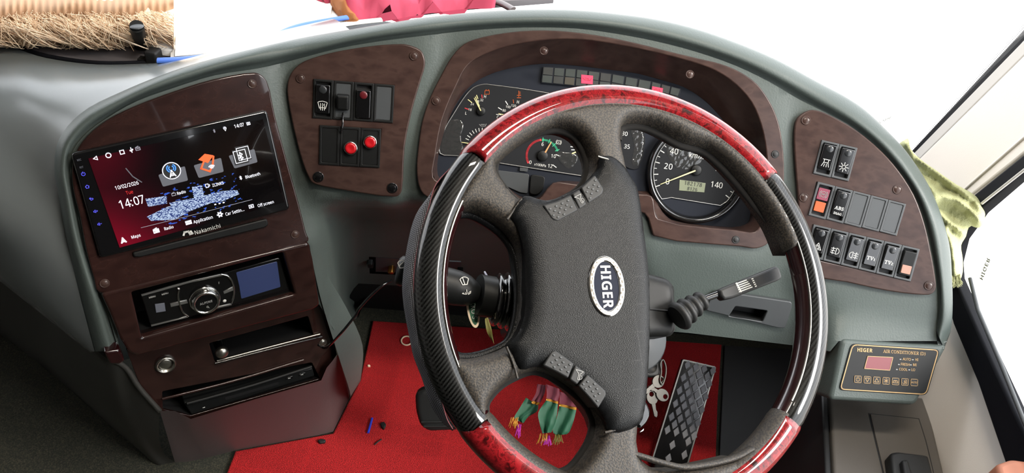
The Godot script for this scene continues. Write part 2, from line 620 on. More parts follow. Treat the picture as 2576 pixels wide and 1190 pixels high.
	mat("maroon_cloth", C(96, 18, 38), 0.7)
	mat("gold_thread", C(200, 140, 50), 0.4, 0.5)
	mat("purple_thread", C(190, 50, 170), 0.4, 0.3)
	mat("leaf", C(120, 112, 40), 0.6)
	mat("blue_plastic", C(44, 60, 190), 0.4)
	mat("ground", C(214, 210, 204), 0.9)
	mat("skirt", C(78, 70, 70), 0.42, 0.0, {"nor": fine, "scale": 10.0, "ns": 0.2})
	mat("tread", C(150, 150, 154), 0.4, 0.25)
	mat("terracotta", C(136, 84, 62), 0.7)
	mat("tube_glow", C(255, 255, 250), 0.5, 0.0, {"emit": C(255, 252, 240), "energy": 1.0})

func _ready() -> void:
	# camera
	var p := deg_to_rad(PITCH)
	var r := deg_to_rad(ROLL)
	var rt := Vector3(1, 0, 0)
	var up := Vector3(0, cos(p), -sin(p))
	CB = Basis(rt * cos(r) + up * sin(r), up * cos(r) - rt * sin(r), Vector3(0, sin(p), cos(p)))
	var cam := Camera3D.new()
	cam.name = "camera"
	cam.transform = Transform3D(CB, EYE)
	cam.fov = rad_to_deg(2.0 * atan(595.0 / F))
	cam.near = 0.02
	cam.far = 200.0
	add_child(cam)
	cam.current = true
	# sky: bright overcast
	var sm := ProceduralSkyMaterial.new()
	sm.sky_top_color = C(236, 240, 246)
	sm.sky_horizon_color = C(250, 250, 250)
	sm.ground_horizon_color = C(238, 236, 232)
	sm.ground_bottom_color = C(225, 222, 216)
	sm.sky_energy_multiplier = 1.0
	var sky := Sky.new()
	sky.sky_material = sm
	var env := Environment.new()
	env.background_mode = Environment.BG_SKY
	env.sky = sky
	env.background_energy_multiplier = 5.8
	env.tonemap_mode = Environment.TONE_MAPPER_LINEAR
	env.tonemap_exposure = 1.0
	env.sdfgi_enabled = true
	env.ssao_enabled = true
	env.ssil_enabled = true
	var we := WorldEnvironment.new()
	we.name = "environment"
	we.environment = env
	add_child(we)
	# sun through haze, reaching in by the driver's side window
	var sun := DirectionalLight3D.new()
	sun.name = "sun"
	sun.light_color = Color(1.0, 0.98, 0.95)
	sun.light_energy = 1.6
	sun.light_angular_distance = 22.0
	sun.shadow_enabled = true
	sun.sky_mode = DirectionalLight3D.SKY_MODE_LIGHT_ONLY
	sun.transform = Transform3D(Basis.looking_at(-Vector3(0.75, 0.62, 0.22).normalized()), Vector3(0, 5, 0))
	add_child(sun)
	# lamp on the ceiling over the driver
	var lamp := AreaLight3D.new()
	lamp.name = "ceiling_lamp_light"
	lamp.area_size = Vector2(0.5, 0.1)
	lamp.light_color = Color(1.0, 0.96, 0.9)
	lamp.light_energy = 1.7
	lamp.shadow_enabled = true
	lamp.transform = Transform3D(Basis(Vector3(1, 0, 0), -PI / 2), Vector3(0.28, 2.0, -0.52))
	add_child(lamp)
	# working planes
	CLU = mkplane(at(1500, 330, 1.10), 3, 36)
	SWP = joined(CLU, 1085, 300, 10.7, 31)
	CON = joined(SWP, 715, 380, 37, 26)
	CON2 = joined(CON, 520, 680, 37, 12)
	RIT = joined(CLU, 1985, 400, -6, 38)
	KNR = joined(CLU, 1800, 640, 0, 20)
	KNL = joined(SWP, 950, 560, 8, -22)
	KNL.origin -= KNL.basis.z * 0.11
	ACP = joined(RIT, 2250, 800, 4, 45)
	WHL = mkplane(Vector3(0.1345, 0.7514, -0.5565), 21, 55.5)
	FLO = Transform3D(Basis(Vector3(1, 0, 0), Vector3(0, 0, -1), Vector3(0, 1, 0)), Vector3.ZERO)
	materials()
	shell()
	dashboard()
	trims()
	cluster()
	head_unit()
	console_things()
	switches()
	air_unit()
	steering_wheel()
	column_things()
	floor_things()
	ledge_things()
	right_side()

func structure(st: SurfaceTool, called: String, m: Material, label: String) -> MeshInstance3D:
	var o := fin(st, called, m)
	tag(o, label, "structure", "", "structure")
	return o

func wbox(x0: float, x1: float, y0: float, y1: float, z0: float, z1: float, st: SurfaceTool = null) -> SurfaceTool:
	if st == null: st = B()
	box(st, Vector3(x0 + x1, y0 + y1, z0 + z1) / 2, Vector3(x1 - x0, y1 - y0, z1 - z0))
	return st

const WIND := [0.715, -1.227, 0.69, -1.31, 0.6, -1.40, 0.4, -1.47, 0.1, -1.50, -0.8, -1.50, -2.25, -1.50]

func shell() -> void:
	var st0: SurfaceTool
	structure(wbox(-2.3, 0.735, -0.12, 0.0, -1.62, 1.9), "floor", M.floor_carpet, "dark olive speckled carpet of the coach floor beside the console")
	structure(wbox(-2.3, 0.8, 2.05, 2.15, -1.05, 1.9), "ceiling", M.ceiling, "pale ceiling of the coach cab")
	structure(wbox(-2.3, 0.95, 0.0, 2.05, 1.8, 1.9), "wall_back", M.rear, "cream partition behind the driver")
	var wl := wbox(-2.3, -2.2, 0.0, 0.7, -1.55, 1.8)
	wbox(-2.3, -2.2, 1.75, 2.05, -1.05, 1.8, wl)
	wbox(-2.3, -2.2, 0.7, 1.75, -0.7, 1.8, wl)
	structure(wl, "wall_left", M.cream_grey, "cream side wall on the door side with window openings")
	st0 = B()
	sheet(st0, -2.25, 0.7, 1.75, -1.3, -0.7)
	structure(st0, "window_2", M.glass, "clear side window on the door side")
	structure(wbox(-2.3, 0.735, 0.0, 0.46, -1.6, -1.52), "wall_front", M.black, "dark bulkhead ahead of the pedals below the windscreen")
	# driver's side: panel below the window, pillar, header, second window
	var wr := wbox(0.72, 0.74, 0.0, 0.50, -1.55, 1.8)
	wbox(0.72, 0.8, 1.62, 2.05, -0.75, 1.8, wr)
	var wq := B()
	var sw := Transform3D(Basis(Vector3(0, 0, 1), Vector3(0, 1, 0), Vector3(-1, 0, 0)), Vector3(0.72, 0, 0))
	slab(wq, V([0.1, 0.5, 1.8, 0.5, 1.8, 1.62, 0.1, 1.62]), [V([0.606, 1.40, 0.628, 1.40, 0.592, 1.24, 0.570, 1.24]), V([0.45, 1.19, 0.50, 1.19, 0.50, 1.25, 0.45, 1.25])], -0.02, 0.0, 0.0, sw, true)
	structure(wq, "wall_rear", M.rear, "dark lining of the driver's side wall behind the side window")
	structure(wr, "wall_right", M.cream, "cream lining of the driver's door below the side window")
	var cl := B()
	box(cl, Vector3(0.28, 2.035, -0.52), Vector3(0.54, 0.03, 0.14), 0.006)
	var lampo := structure(cl, "ceiling_light", M.cream_grey, "slim white ceiling light over the driver's place")
	cl = B()
	box(cl, Vector3(0.28, 2.016, -0.52), Vector3(0.5, 0.006, 0.1))
	fin(cl, "diffuser", M.tube_glow, lampo)
	# windscreen, raked glass with a curved corner
	var base := smooth(V(WIND), 6, false)
	var st := B()
	var rows := []
	for k in 5:
		var row := PackedVector3Array()
		for q in base: row.append(Vector3(q.x, lerpf(0.46, 2.1, k / 4.0), q.y + lerpf(-0.052, 0.555, k / 4.0)))
		rows.append(row)
	loft(st, rows)
	structure(st, "window_1", M.glass, "curved windscreen glass above the dashboard, white with daylight")
	st = B()
	rows = []
	for k in 2:
		var row := PackedVector3Array()
		for q in base: row.append(Vector3(q.x * 0.97, lerpf(1.42, 2.06, k), q.y + lerpf(0.34, 0.56, k)))
		rows.append(row)
	loft(st, rows)
	structure(st, "trim_6", M.rear, "dark sun blind drawn down over the top of the windscreen")
	var tw := Transform3D(Basis(Vector3(-0.72, -0.25, 0.45).normalized(), Vector3(-0.1, 0.9, 0.36).normalized(), Vector3(0.4, -0.2, 0.85).normalized()).orthonormalized(), at(2218, 306, 1.50))
	text(get_node("window_1"), "HIGER", 0.011, tw, M.lcd_ink, "etched_lettering", "Droid Sans", true)
	# outside
	structure(wbox(-40, 40, -1.3, -1.1, -60, 40), "ground", M.ground, "sunlit concrete yard seen through the windscreen")

const CON_PLATE := [655, 187, 640, 183, 538, 200, 437, 231, 336, 269, 269, 303, 219, 343, 190, 385, 181, 425, 185, 480, 200, 540, 217, 630, 236, 700, 251, 737, 520, 672, 776, 607, 770, 585, 752, 512, 715, 378, 692, 290, 672, 205]
const SW_PLATE := [1024, 112, 1000, 111, 950, 114, 850, 129, 786, 146, 752, 162, 731, 185, 722, 215, 724, 250, 742, 340, 758, 400, 773, 440, 784, 459, 800, 466, 850, 476, 995, 495, 1005, 490, 1011, 478, 1018, 370, 1036, 280, 1056, 210, 1069, 165, 1068, 145, 1058, 126]
const BEZ_OUT := [1048, 431, 1052, 369, 1063, 300, 1083, 242, 1110, 188, 1137, 141, 1168, 110, 1214, 93, 1311, 78, 1400, 77, 1500, 88, 1600, 108, 1695, 132, 1762, 148, 1812, 160, 1861, 180, 1905, 211, 1934, 250, 1953, 289, 1965, 333, 1972, 391, 1973, 450, 1964, 520, 1948, 586, 1934, 611, 1905, 625, 1861, 620, 1646, 594, 1639, 577, 1622, 537, 1500, 525, 1300, 510, 1150, 505, 1072, 494, 1056, 475]
const BEZ_IN := [1090, 446, 1096, 388, 1110, 311, 1128, 260, 1150, 212, 1168, 176, 1195, 149, 1264, 120, 1330, 106, 1400, 99, 1465, 100, 1540, 110, 1640, 130, 1744, 157, 1802, 179, 1851, 213, 1890, 257, 1914, 313, 1927, 377, 1930, 430, 1924, 499, 1914, 562, 1899, 583, 1851, 579, 1656, 550, 1648, 530, 1640, 494, 1593, 487, 1480, 468, 1440, 462, 1392, 460, 1350, 506, 1310, 500, 1260, 470, 1108, 458]
const RT_PLATE := [2036, 277, 2062, 279, 2105, 298, 2160, 331, 2220, 382, 2262, 430, 2300, 490, 2326, 560, 2340, 620, 2354, 700, 2355, 726, 2344, 740, 2322, 742, 2240, 733, 2130, 710, 2040, 690, 2020, 640, 2012, 560, 2006, 480, 2000, 400, 1998, 330, 2006, 297]
const ARCH_OUT := [238, 884, 200, 740, 168, 600, 150, 500, 138, 420, 150, 350, 202, 288, 300, 236, 403, 192, 504, 158, 622, 128, 740, 101, 860, 79, 960, 62, 1050, 48, 1150, 36, 1250, 28, 1350, 25, 1450, 27, 1550, 36, 1650, 50, 1750, 74, 1850, 108, 1950, 150, 2050, 204, 2130, 247, 2176, 279, 2229, 328, 2277, 380, 2332, 462, 2364, 535, 2386, 612, 2393, 694, 2395, 780, 2390, 830, 2374, 874]
const ARCH_IN := [300, 884, 262, 760, 208, 600, 188, 500, 176, 425, 186, 376, 224, 330, 280, 290, 345, 254, 437, 221, 538, 190, 650, 172, 735, 152, 850, 122, 955, 104, 1050, 92, 1150, 80, 1250, 72, 1350, 69, 1450, 72, 1550, 85, 1650, 104, 1750, 130, 1850, 165, 1935, 206, 2010, 250, 2080, 285, 2130, 311, 2185, 352, 2235, 400, 2285, 465, 2318, 540, 2340, 620, 2354, 696, 2358, 780, 2354, 830, 2360, 872]

func grow(a: Array, d: float) -> PackedVector2Array:
	return inset(ccw(smooth(V(a), 3)), -d)

func weights(q: Vector2, ps: Array) -> float:
	var sw := 0.0
	var sd := 0.0
	for e in ps:
		var poly: PackedVector2Array = e[0]
		var d := 0.0
		if not Geometry2D.is_point_in_polygon(q, poly): d = edge_distance(q, [poly])
		var w := 1.0 / pow(d * d + 9.0, 1.3)
		sw += w
		sd += w * dep(e[1], q.x, q.y, -0.004)
	return sd / sw

func skin_fields() -> Array:
	return [[V(CON_PLATE), CON], [V([251, 737, 776, 607, 845, 894, 343, 896]), CON2], [V(SW_PLATE), SWP], [V(BEZ_OUT), CLU], [V(RT_PLATE), RIT],
		[V([1700, 650, 1960, 690, 1990, 860, 1735, 830]), KNR], [V([905, 578, 1290, 584, 1330, 640, 1330, 800, 1000, 770, 905, 740]), KNL], [V([2119, 870, 2375, 870, 2301, 1022, 2086, 1006]), ACP]]

func skin_mesh(poly: PackedVector2Array, holes: Array, cell: float, fields: Array, st: SurfaceTool, extra := 0.0) -> void:
	var lo := poly[0]
	var hi := poly[0]
	for q in poly:
		lo = lo.min(q); hi = hi.max(q)
	var memo := {}
	for x in range(int(floor(lo.x / cell)), int(ceil(hi.x / cell))):
		for y in range(int(floor(lo.y / cell)), int(ceil(hi.y / cell))):
			var sq := PackedVector2Array([Vector2(x, y) * cell, Vector2(x + 1, y) * cell, Vector2(x + 1, y + 1) * cell, Vector2(x, y + 1) * cell])
			var got: Array = Geometry2D.intersect_polygons(sq, poly)
			for h in holes:
				var nx := []
				for g in got: nx.append_array(Geometry2D.clip_polygons(g, h))
				got = nx
			for g: PackedVector2Array in got:
				var v := []
				for q in g:
					var key := Vector2i(roundi(q.x * 20.0), roundi(q.y * 20.0))
					if not memo.has(key): memo[key] = at(q.x, q.y, weights(q, fields) + extra)
					v.append(memo[key])
				var idx := Geometry2D.triangulate_polygon(g)
				for i in range(0, idx.size(), 3):
					var a: Vector3 = v[idx[i]]
					tri(st, a, v[idx[i + 1]], v[idx[i + 2]], EYE - a, 0)

func dashboard() -> void:
	var d := thing("dashboard", "grey grained coach dashboard curving round the driver's place", "dashboard", NO)
	var fields := skin_fields()
	# the grained face between the panels
	var top := V(ARCH_IN)
	var outline := PackedVector2Array()
	for q in smooth(top, 3, false): outline.append(q)
	outline.append_array(V([2385, 858, 2110, 858, 2088, 884, 1990, 868, 1735, 838, 1640, 830, 1500, 818, 1300, 800, 1000, 775, 905, 752, 898, 800, 840, 830, 800, 760, 780, 680, 766, 600, 520, 660, 300, 730, 290, 790]))
	var holes := []
	for a in [CON_PLATE, SW_PLATE, RT_PLATE]: holes.append(inset(ccw(V(a)), 5.0))
	holes.append(inset(ccw(V(BEZ_OUT)), 6.0))
	# slot beside the column, shadowed recess
	holes.append(V([1830, 794, 1847, 768, 1934, 780, 1921, 812]))
	holes.append(V([928, 646, 1160, 656, 1160, 700, 930, 688]))
	var st := B()
	skin_mesh(outline, holes, 22.0, fields, st)
	fin(st, "fascia", M.grey, d)
	# padded roll along the rim of the hood
	var o := smooth(V(ARCH_OUT), 4, false)
	var i := smooth(V(ARCH_IN), 4, false)
	var rows := []
	var back := []
	for k in o.size():
		var s := float(k) / (o.size() - 1)
		var di := weights(i[k], fields)
		var pi := at(i[k].x, i[k].y, di + 0.004)
		var dout := weights(i[k].lerp(o[k], 0.5), fields) + 0.012
		var po := at(o[k].x, o[k].y, dout)
		var view := (EYE - po).normalized()
		var row := PackedVector3Array()
		for j in 11:
			var t := float(j) / 10.0
			# half-round bulge towards the driver, rolling over at the rim
			var bul := sin(PI * pow(t, 0.8)) * 0.016 + sin(PI * 0.5 * t) * 0.006
			row.append(pi.lerp(po, 1.0 - pow(1.0 - t, 1.25)) + view * bul * smoothstep(0.0, 0.3, t))
		var outw := (po - pi).normalized()
		var rear := Vector3(0, -0.25, -1).normalized()
		row.append(row[10] + outw * 0.002 - view * 0.008)
		row.append(row[10] - view * 0.02 + rear * 0.004)
		row.append(row[10] - view * 0.05 + Vector3(0, -0.035, 0))
		var low := row[10] + Vector3(0, 0, -0.12)
		low.y = minf(low.y - 0.15, 0.62)
		row.append(low)
		rows.append(row)
	st = B()
	loft(st, rows)
	fin(st, "hood_roll", M.grey, d)
	# left shoulder sweeping away to the passenger side
	var A := [[880, 75], [740, 101], [622, 128], [504, 158], [403, 192], [300, 236], [202, 288], [150, 350], [138, 420], [150, 500], [168, 600], [200, 740], [238, 884]]
	var Bc := [[830, 62], [740, 80], [640, 108], [560, 138], [480, 152], [400, 157], [250, 160], [120, 143], [0, 112], [-160, 130], [-300, 420], [-130, 600], [228, 888]]
	var Bh := [0.69, 0.69, 0.69, 0.69, 0.69, 0.69, 0.69, 0.69, 0.69, 0.68, 0.60, 0.47, -1]
	var ra := PackedVector3Array()
	var rb := PackedVector3Array()
	for k in A.size():
		var a := Vector2(A[k][0], A[k][1])
		var pa := at(a.x, a.y, weights(a, fields) + 0.014)
		var b := Vector2(Bc[k][0], Bc[k][1])
		var pb := Vector3.ZERO
		if Bh[k] < 0: pb = at(b.x, b.y, weights(a, fields) + 0.03)
		else:
			var ry := ray(b.x, b.y)
			pb = EYE + ry * ((Bh[k] - EYE.y) / ry.y)
		ra.append(pa)
		rb.append(pb)
	ra = smooth3(ra, 5)
	rb = smooth3(rb, 5)
	rows = []
	for j in 13:
		var t := float(j) / 12.0
		var row := PackedVector3Array()
		for k in ra.size():
			var w := ra[k].lerp(rb[k], t)
			w += Vector3(-0.2, 0.5, 0.2) * sin(PI * t) * 0.16 * ra[k].distance_to(rb[k])
			row.append(w)
		rows.append(row)
	st = B()
	loft(st, rows, false, true)
	fin(st, "shoulder", M.grey_smooth, d)
	# flat top behind the hood where the things lie
	st = B()
	var line := PackedVector2Array()
	for q in [[-420, 60], [-160, 130], [0, 112], [120, 143], [250, 160], [400, 157], [480, 152], [560, 138], [640, 108], [740, 80], [860, 52], [960, 36], [1060, 22], [1160, 10], [1240, 4]]:
		var ry := ray(q[0], q[1])
		var w := EYE + ry * ((0.688 - EYE.y) / ry.y)
		line.append(Vector2(w.x, -w.z))
	line.append_array(V([0.0, 1.38, -0.05, 1.46, -0.1, 1.49, -0.8, 1.49, -2.2, 1.49, -2.2, 0.8]))
	slab(st, line, [], 0.675, 0.69, 0.004, FLO, true)
	fin(st, "dash_top", M.top_mat, d)
	st = B()
	var lip := PackedVector3Array()
	for q in [[-420, 60], [-160, 129], [0, 111], [120, 142], [250, 159], [400, 156], [480, 151], [560, 137]]:
		var ry := ray(q[0], q[1])
		lip.append(EYE + ry * ((0.692 - EYE.y) / ry.y))
	tube(st, smooth3(lip, 5), 0.0035, 8)
	fin(st, "edge_strip", M.seal, d, "dark rubber edge strip of the dash top")
	# underside and dark inside, so that no light leaks through
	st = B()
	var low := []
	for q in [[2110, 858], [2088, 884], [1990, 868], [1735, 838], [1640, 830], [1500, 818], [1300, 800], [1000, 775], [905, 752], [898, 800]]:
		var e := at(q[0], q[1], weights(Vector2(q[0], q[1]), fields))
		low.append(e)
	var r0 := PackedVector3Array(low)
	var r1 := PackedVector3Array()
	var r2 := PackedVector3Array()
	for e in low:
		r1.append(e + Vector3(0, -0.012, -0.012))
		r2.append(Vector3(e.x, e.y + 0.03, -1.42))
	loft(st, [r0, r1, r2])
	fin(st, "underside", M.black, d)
	# side wall of the console towards the pedals and its dark flank to the aisle
	st = B()
	var c0 := [[778, 612], [788, 668], [812, 770], [850, 890], [880, 985]]
	var c1 := [[796, 622], [822, 690], [872, 775], [912, 868], [908, 950]]
	var wr0 := PackedVector3Array()
	var wr1 := PackedVector3Array()
	for k in 5:
		var dd := dep(CON2, c0[k][0], c0[k][1])
		wr0.append(at(c0[k][0], c0[k][1], dd))
		wr1.append(at(c1[k][0], c1[k][1], dd + 0.02 + 0.03 * k))
	var foot := ray(879, 1003)
	wr0.append(EYE + foot * ((0.0085 - EYE.y) / foot.y))
	foot = ray(906, 958)
	wr1.append(EYE + foot * ((0.0085 - EYE.y) / foot.y))
	loft(st, [smooth3(wr0, 4), smooth3(wr1, 4)])
	fin(st, "console_flank", M.grey, d)
	st = B()
	var f0 := PackedVector3Array()
	var f1 := PackedVector3Array()
	var tops := [[-260, 560, 0.50], [-60, 612, 0.47], [0, 659, 0.45], [99, 734, 0.43], [163, 808, 0.41], [262, 890, -1], [316, 925, -1], [350, 975, -1], [402, 1034, -1]]
	var bots := [[-260, 600], [-60, 800], [25, 858], [149, 957], [248, 1046], [347, 1130], [391, 1168], [420, 1166], [440, 1163]]
	for k in tops.size():
		var q = tops[k]
		var ry := ray(q[0], q[1])
		f0.append(EYE + ry * ((q[2] - EYE.y) / ry.y) if q[2] > 0 else at(q[0], q[1], dep(CON2, q[0], q[1]) + 0.015))
		ry = ray(bots[k][0], bots[k][1])
		f1.append(EYE + ry * (-EYE.y / ry.y))
	f0 = smooth3(f0, 4)
	f1 = smooth3(f1, 4)
	rows = []
	for j in 7:
		var row := PackedVector3Array()
		for k in f0.size():
			var t := j / 6.0
			row.append(f0[k].lerp(f1[k], t) + Vector3(-0.1, 0.1, 0.6) * sin(PI * t) * 0.03)
		rows.append(row)
	loft(st, rows)
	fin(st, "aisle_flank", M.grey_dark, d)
	st = B()
	tube(st, f0, 0.004, 6)
	fin(st, "flank_edge", M.grey_dark, d)
	# kick skirt under the console
	st = B()
	var s0 := PackedVector3Array()
	var s1 := PackedVector3Array()
	for q in [[402, 1034], [440, 1034], [480, 1054], [640, 1005], [808, 957], [822, 925], [850, 892], [880, 985]]:
		s0.append(at(q[0], q[1], dep(CON2, q[0], q[1]) + 0.004))
	for q in [[440, 1163], [470, 1162], [520, 1152], [600, 1131], [720, 1110], [800, 1095], [838, 1086], [878, 1005]]:
		var ry := ray(q[0], q[1])
		s1.append(EYE + ry * ((0.0085 - EYE.y) / ry.y))
	loft(st, [s0, s1], false, true)
	fin(st, "kick_skirt", M.skirt, d)

func cap_screw(parent: Node, fr: Transform3D, px: float, py: float, h: float, m: Material, called := "screw_cap", r := 0.0062) -> void:
	var st := B()
	var q := l2(fr, px, py, h)
	var x := Transform3D(Basis(), Vector3(q.x, q.y, h))
	lathe(st, [Vector2(r, 0), Vector2(r, 0.0009), Vector2(r * 0.9, 0.0014), Vector2(r * 0.78, 0.0008), Vector2(r * 0.74, 0.0008), Vector2(r * 0.6, 0.0016), Vector2(r * 0.2, 0.002), Vector2(0.0001, 0.002)], 20, x)
	fin(st, called, m, parent)

func trims() -> void:
	var h := 0.004
	# plate round the touch screen
	var t := thing("console_panel", "large dark wood veneer panel framing the touch screen", "trim panel", CON)
	var st := B()
	slab(st, smooth(P(CON, CON_PLATE, h), 3), [rc(P(CON, [196, 402, 668, 298, 716, 510, 262, 632], h), 0.004)], -0.003, h, 0.002)
	fin(st, "veneer_plate", M.wood_shine, t)
	for q in [[634, 211], [742, 590], [263, 713]]: cap_screw(t, CON, q[0], q[1], h, M.wood)
	# switch panel left of the cluster
	t = thing("switch_panel", "dark wood veneer panel holding two rows of switches and two red buttons", "trim panel", SWP)
	st = B()
	slab(st, smooth(P(SWP, SW_PLATE, h), 3), [P(SWP, [790, 200, 991, 216, 986, 308, 789, 296], h), P(SWP, [806, 316, 958, 326, 953, 421, 803, 413], h)], -0.003, h, 0.002)
	fin(st, "veneer_plate", M.wood, t)
	for q in [[756, 198], [1041, 141]]: cap_screw(t, SWP, q[0], q[1], h, M.wood)
	for q in [[801, 445], [987, 473]]: cap_screw(t, SWP, q[0], q[1], h, M.gloss, "black_screw_cap", 0.0078)
	# frame of the instruments
	t = thing("instrument_surround", "broad dark wood veneer frame hooding the gauges behind the steering wheel", "trim panel", CLU)
	st = B()
	var bi := smooth(P(CLU, BEZ_IN, h), 3)
	slab(st, smooth(P(CLU, BEZ_OUT, h), 3), [bi], -0.003, h, 0.0018)
	fin(st, "veneer_frame", M.wood, t)
	# sloping inner walls of the hood: the same outline, drawn in towards the dials
	st = B()
	var mid := smooth(P(CLU, MASK, -0.05), 3)
	var a := resample(ccw(bi), 150)
	var b := resample(ccw(mid), 150)
	var best := 0
	var bd := 1e9
	for s in 150:
		var d := a[0].distance_squared_to(b[s])
		if d < bd: bd = d; best = s
	var rows := []
	for j in 7:
		var f := j / 6.0
		var row := PackedVector3Array()
		for k in 150:
			var q := a[k].lerp(b[(k + best) % 150], f)
			row.append(Vector3(q.x, q.y, lerpf(h - 0.001, -0.0518, pow(f, 0.85))))
		rows.append(row)
	loft(st, rows, true)
	fin(st, "hood_wall", M.wood, t)
	for q in [[1097, 254], [1368, 128], [1735, 187]]: cap_screw(t, CLU, q[0], q[1], h if q[0] < 1100 else h - 0.004, M.wood)
	for q in [[1950, 388], [1851, 603]]: cap_screw(t, CLU, q[0], q[1], h, M.black, "black_screw_cap", 0.0058)
	# right panel
	t = thing("light_switch_panel", "dark wood veneer panel with three rows of switches on the right", "trim panel", RIT)
	st = B()
	slab(st, smooth(P(RIT, RT_PLATE, h), 3), [P(RIT, [2068, 354, 2153, 374, 2132, 454, 2047, 436], h), P(RIT, [2055, 458, 2273, 514, 2255, 591, 2037, 541], h), P(RIT, [2046, 566, 2308, 628, 2289, 706, 2032, 648], h)], -0.003, h, 0.002)
	fin(st, "veneer_plate", M.wood, t)
	for q in [[2027, 303], [2022, 497], [2257, 477], [2336, 719]]: cap_screw(t, RIT, q[0], q[1], h, M.wood, "screw_cap", 0.0068)

const MASK := [1104, 448, 1100, 410, 1112, 350, 1136, 282, 1165, 236, 1190, 210, 1234, 186, 1291, 170, 1368, 160, 1450, 165, 1540, 176, 1600, 184, 1661, 200, 1719, 218, 1773, 252, 1817, 298, 1850, 345, 1875, 400, 1888, 450, 1890, 510, 1884, 560, 1868, 572, 1845, 572, 1662, 545, 1655, 520, 1645, 486, 1593, 480, 1480, 460, 1440, 456, 1400, 458, 1355, 500, 1305, 492, 1262, 462, 1125, 456]

func resample(p: PackedVector2Array, n: int) -> PackedVector2Array:
	var len := 0.0
	for i in p.size(): len += p[i].distance_to(p[(i + 1) % p.size()])
	var r := PackedVector2Array()
	var i := 0
	var acc := 0.0
	for k in n:
		var want := len * k / n
		while acc + p[i].distance_to(p[(i + 1) % p.size()]) < want:
			acc += p[i].distance_to(p[(i + 1) % p.size()])
			i += 1
		var seg := p[i].distance_to(p[(i + 1) % p.size()])
		r.append(p[i].lerp(p[(i + 1) % p.size()], (want - acc) / maxf(seg, 1e-9)))
	return r

# local transform on the cluster face at a pixel, x axis along the face's own print (tilted as printed)
func ct(px: float, py: float, h: float) -> Transform3D:
	var q := l2(CLU, px, py, h)
	return Transform3D(Basis(), Vector3(q.x, q.y, h))

func ticks(st: SurfaceTool, c: Vector2, r0: float, r1: float, a0: float, a1: float, n: int, w: float, z: float) -> void:
	for i in n:
		var t := deg_to_rad(lerpf(a0, a1, float(i) / maxi(1, n - 1)))
		var d := Vector2(cos(t), sin(t))
		strokes(st, [PackedVector2Array([c + d * r0, c + d * r1])], w, z)

func needle(parent: Node, a: Vector2, b: Vector2, z: float, w: float, m: Material) -> void:
	var st := B()
	var d := (b - a).normalized()
	var n := Vector2(-d.y, d.x)
	slab(st, PackedVector2Array([a - n * w, b - n * w * 0.5, b + n * w * 0.5, a + n * w]), [], z, z + 0.0012, 0.0003)
	fin(st, "needle", m, parent)

func hub(parent: Node, c: Vector2, r: float, z: float) -> void:
	var st := B()
	lathe(st, [Vector2(r, 0), Vector2(r, 0.003), Vector2(r * 0.85, 0.004), Vector2(0.0001, 0.0042)], 24, Transform3D(Basis(), Vector3(c.x, c.y, z)))
	fin(st, "needle_hub", M.plastic, parent)

func pxlines(h: float, a: Array) -> Array:
	var r := []
	for q in a: r.append(P(CLU, q, h))
	return r

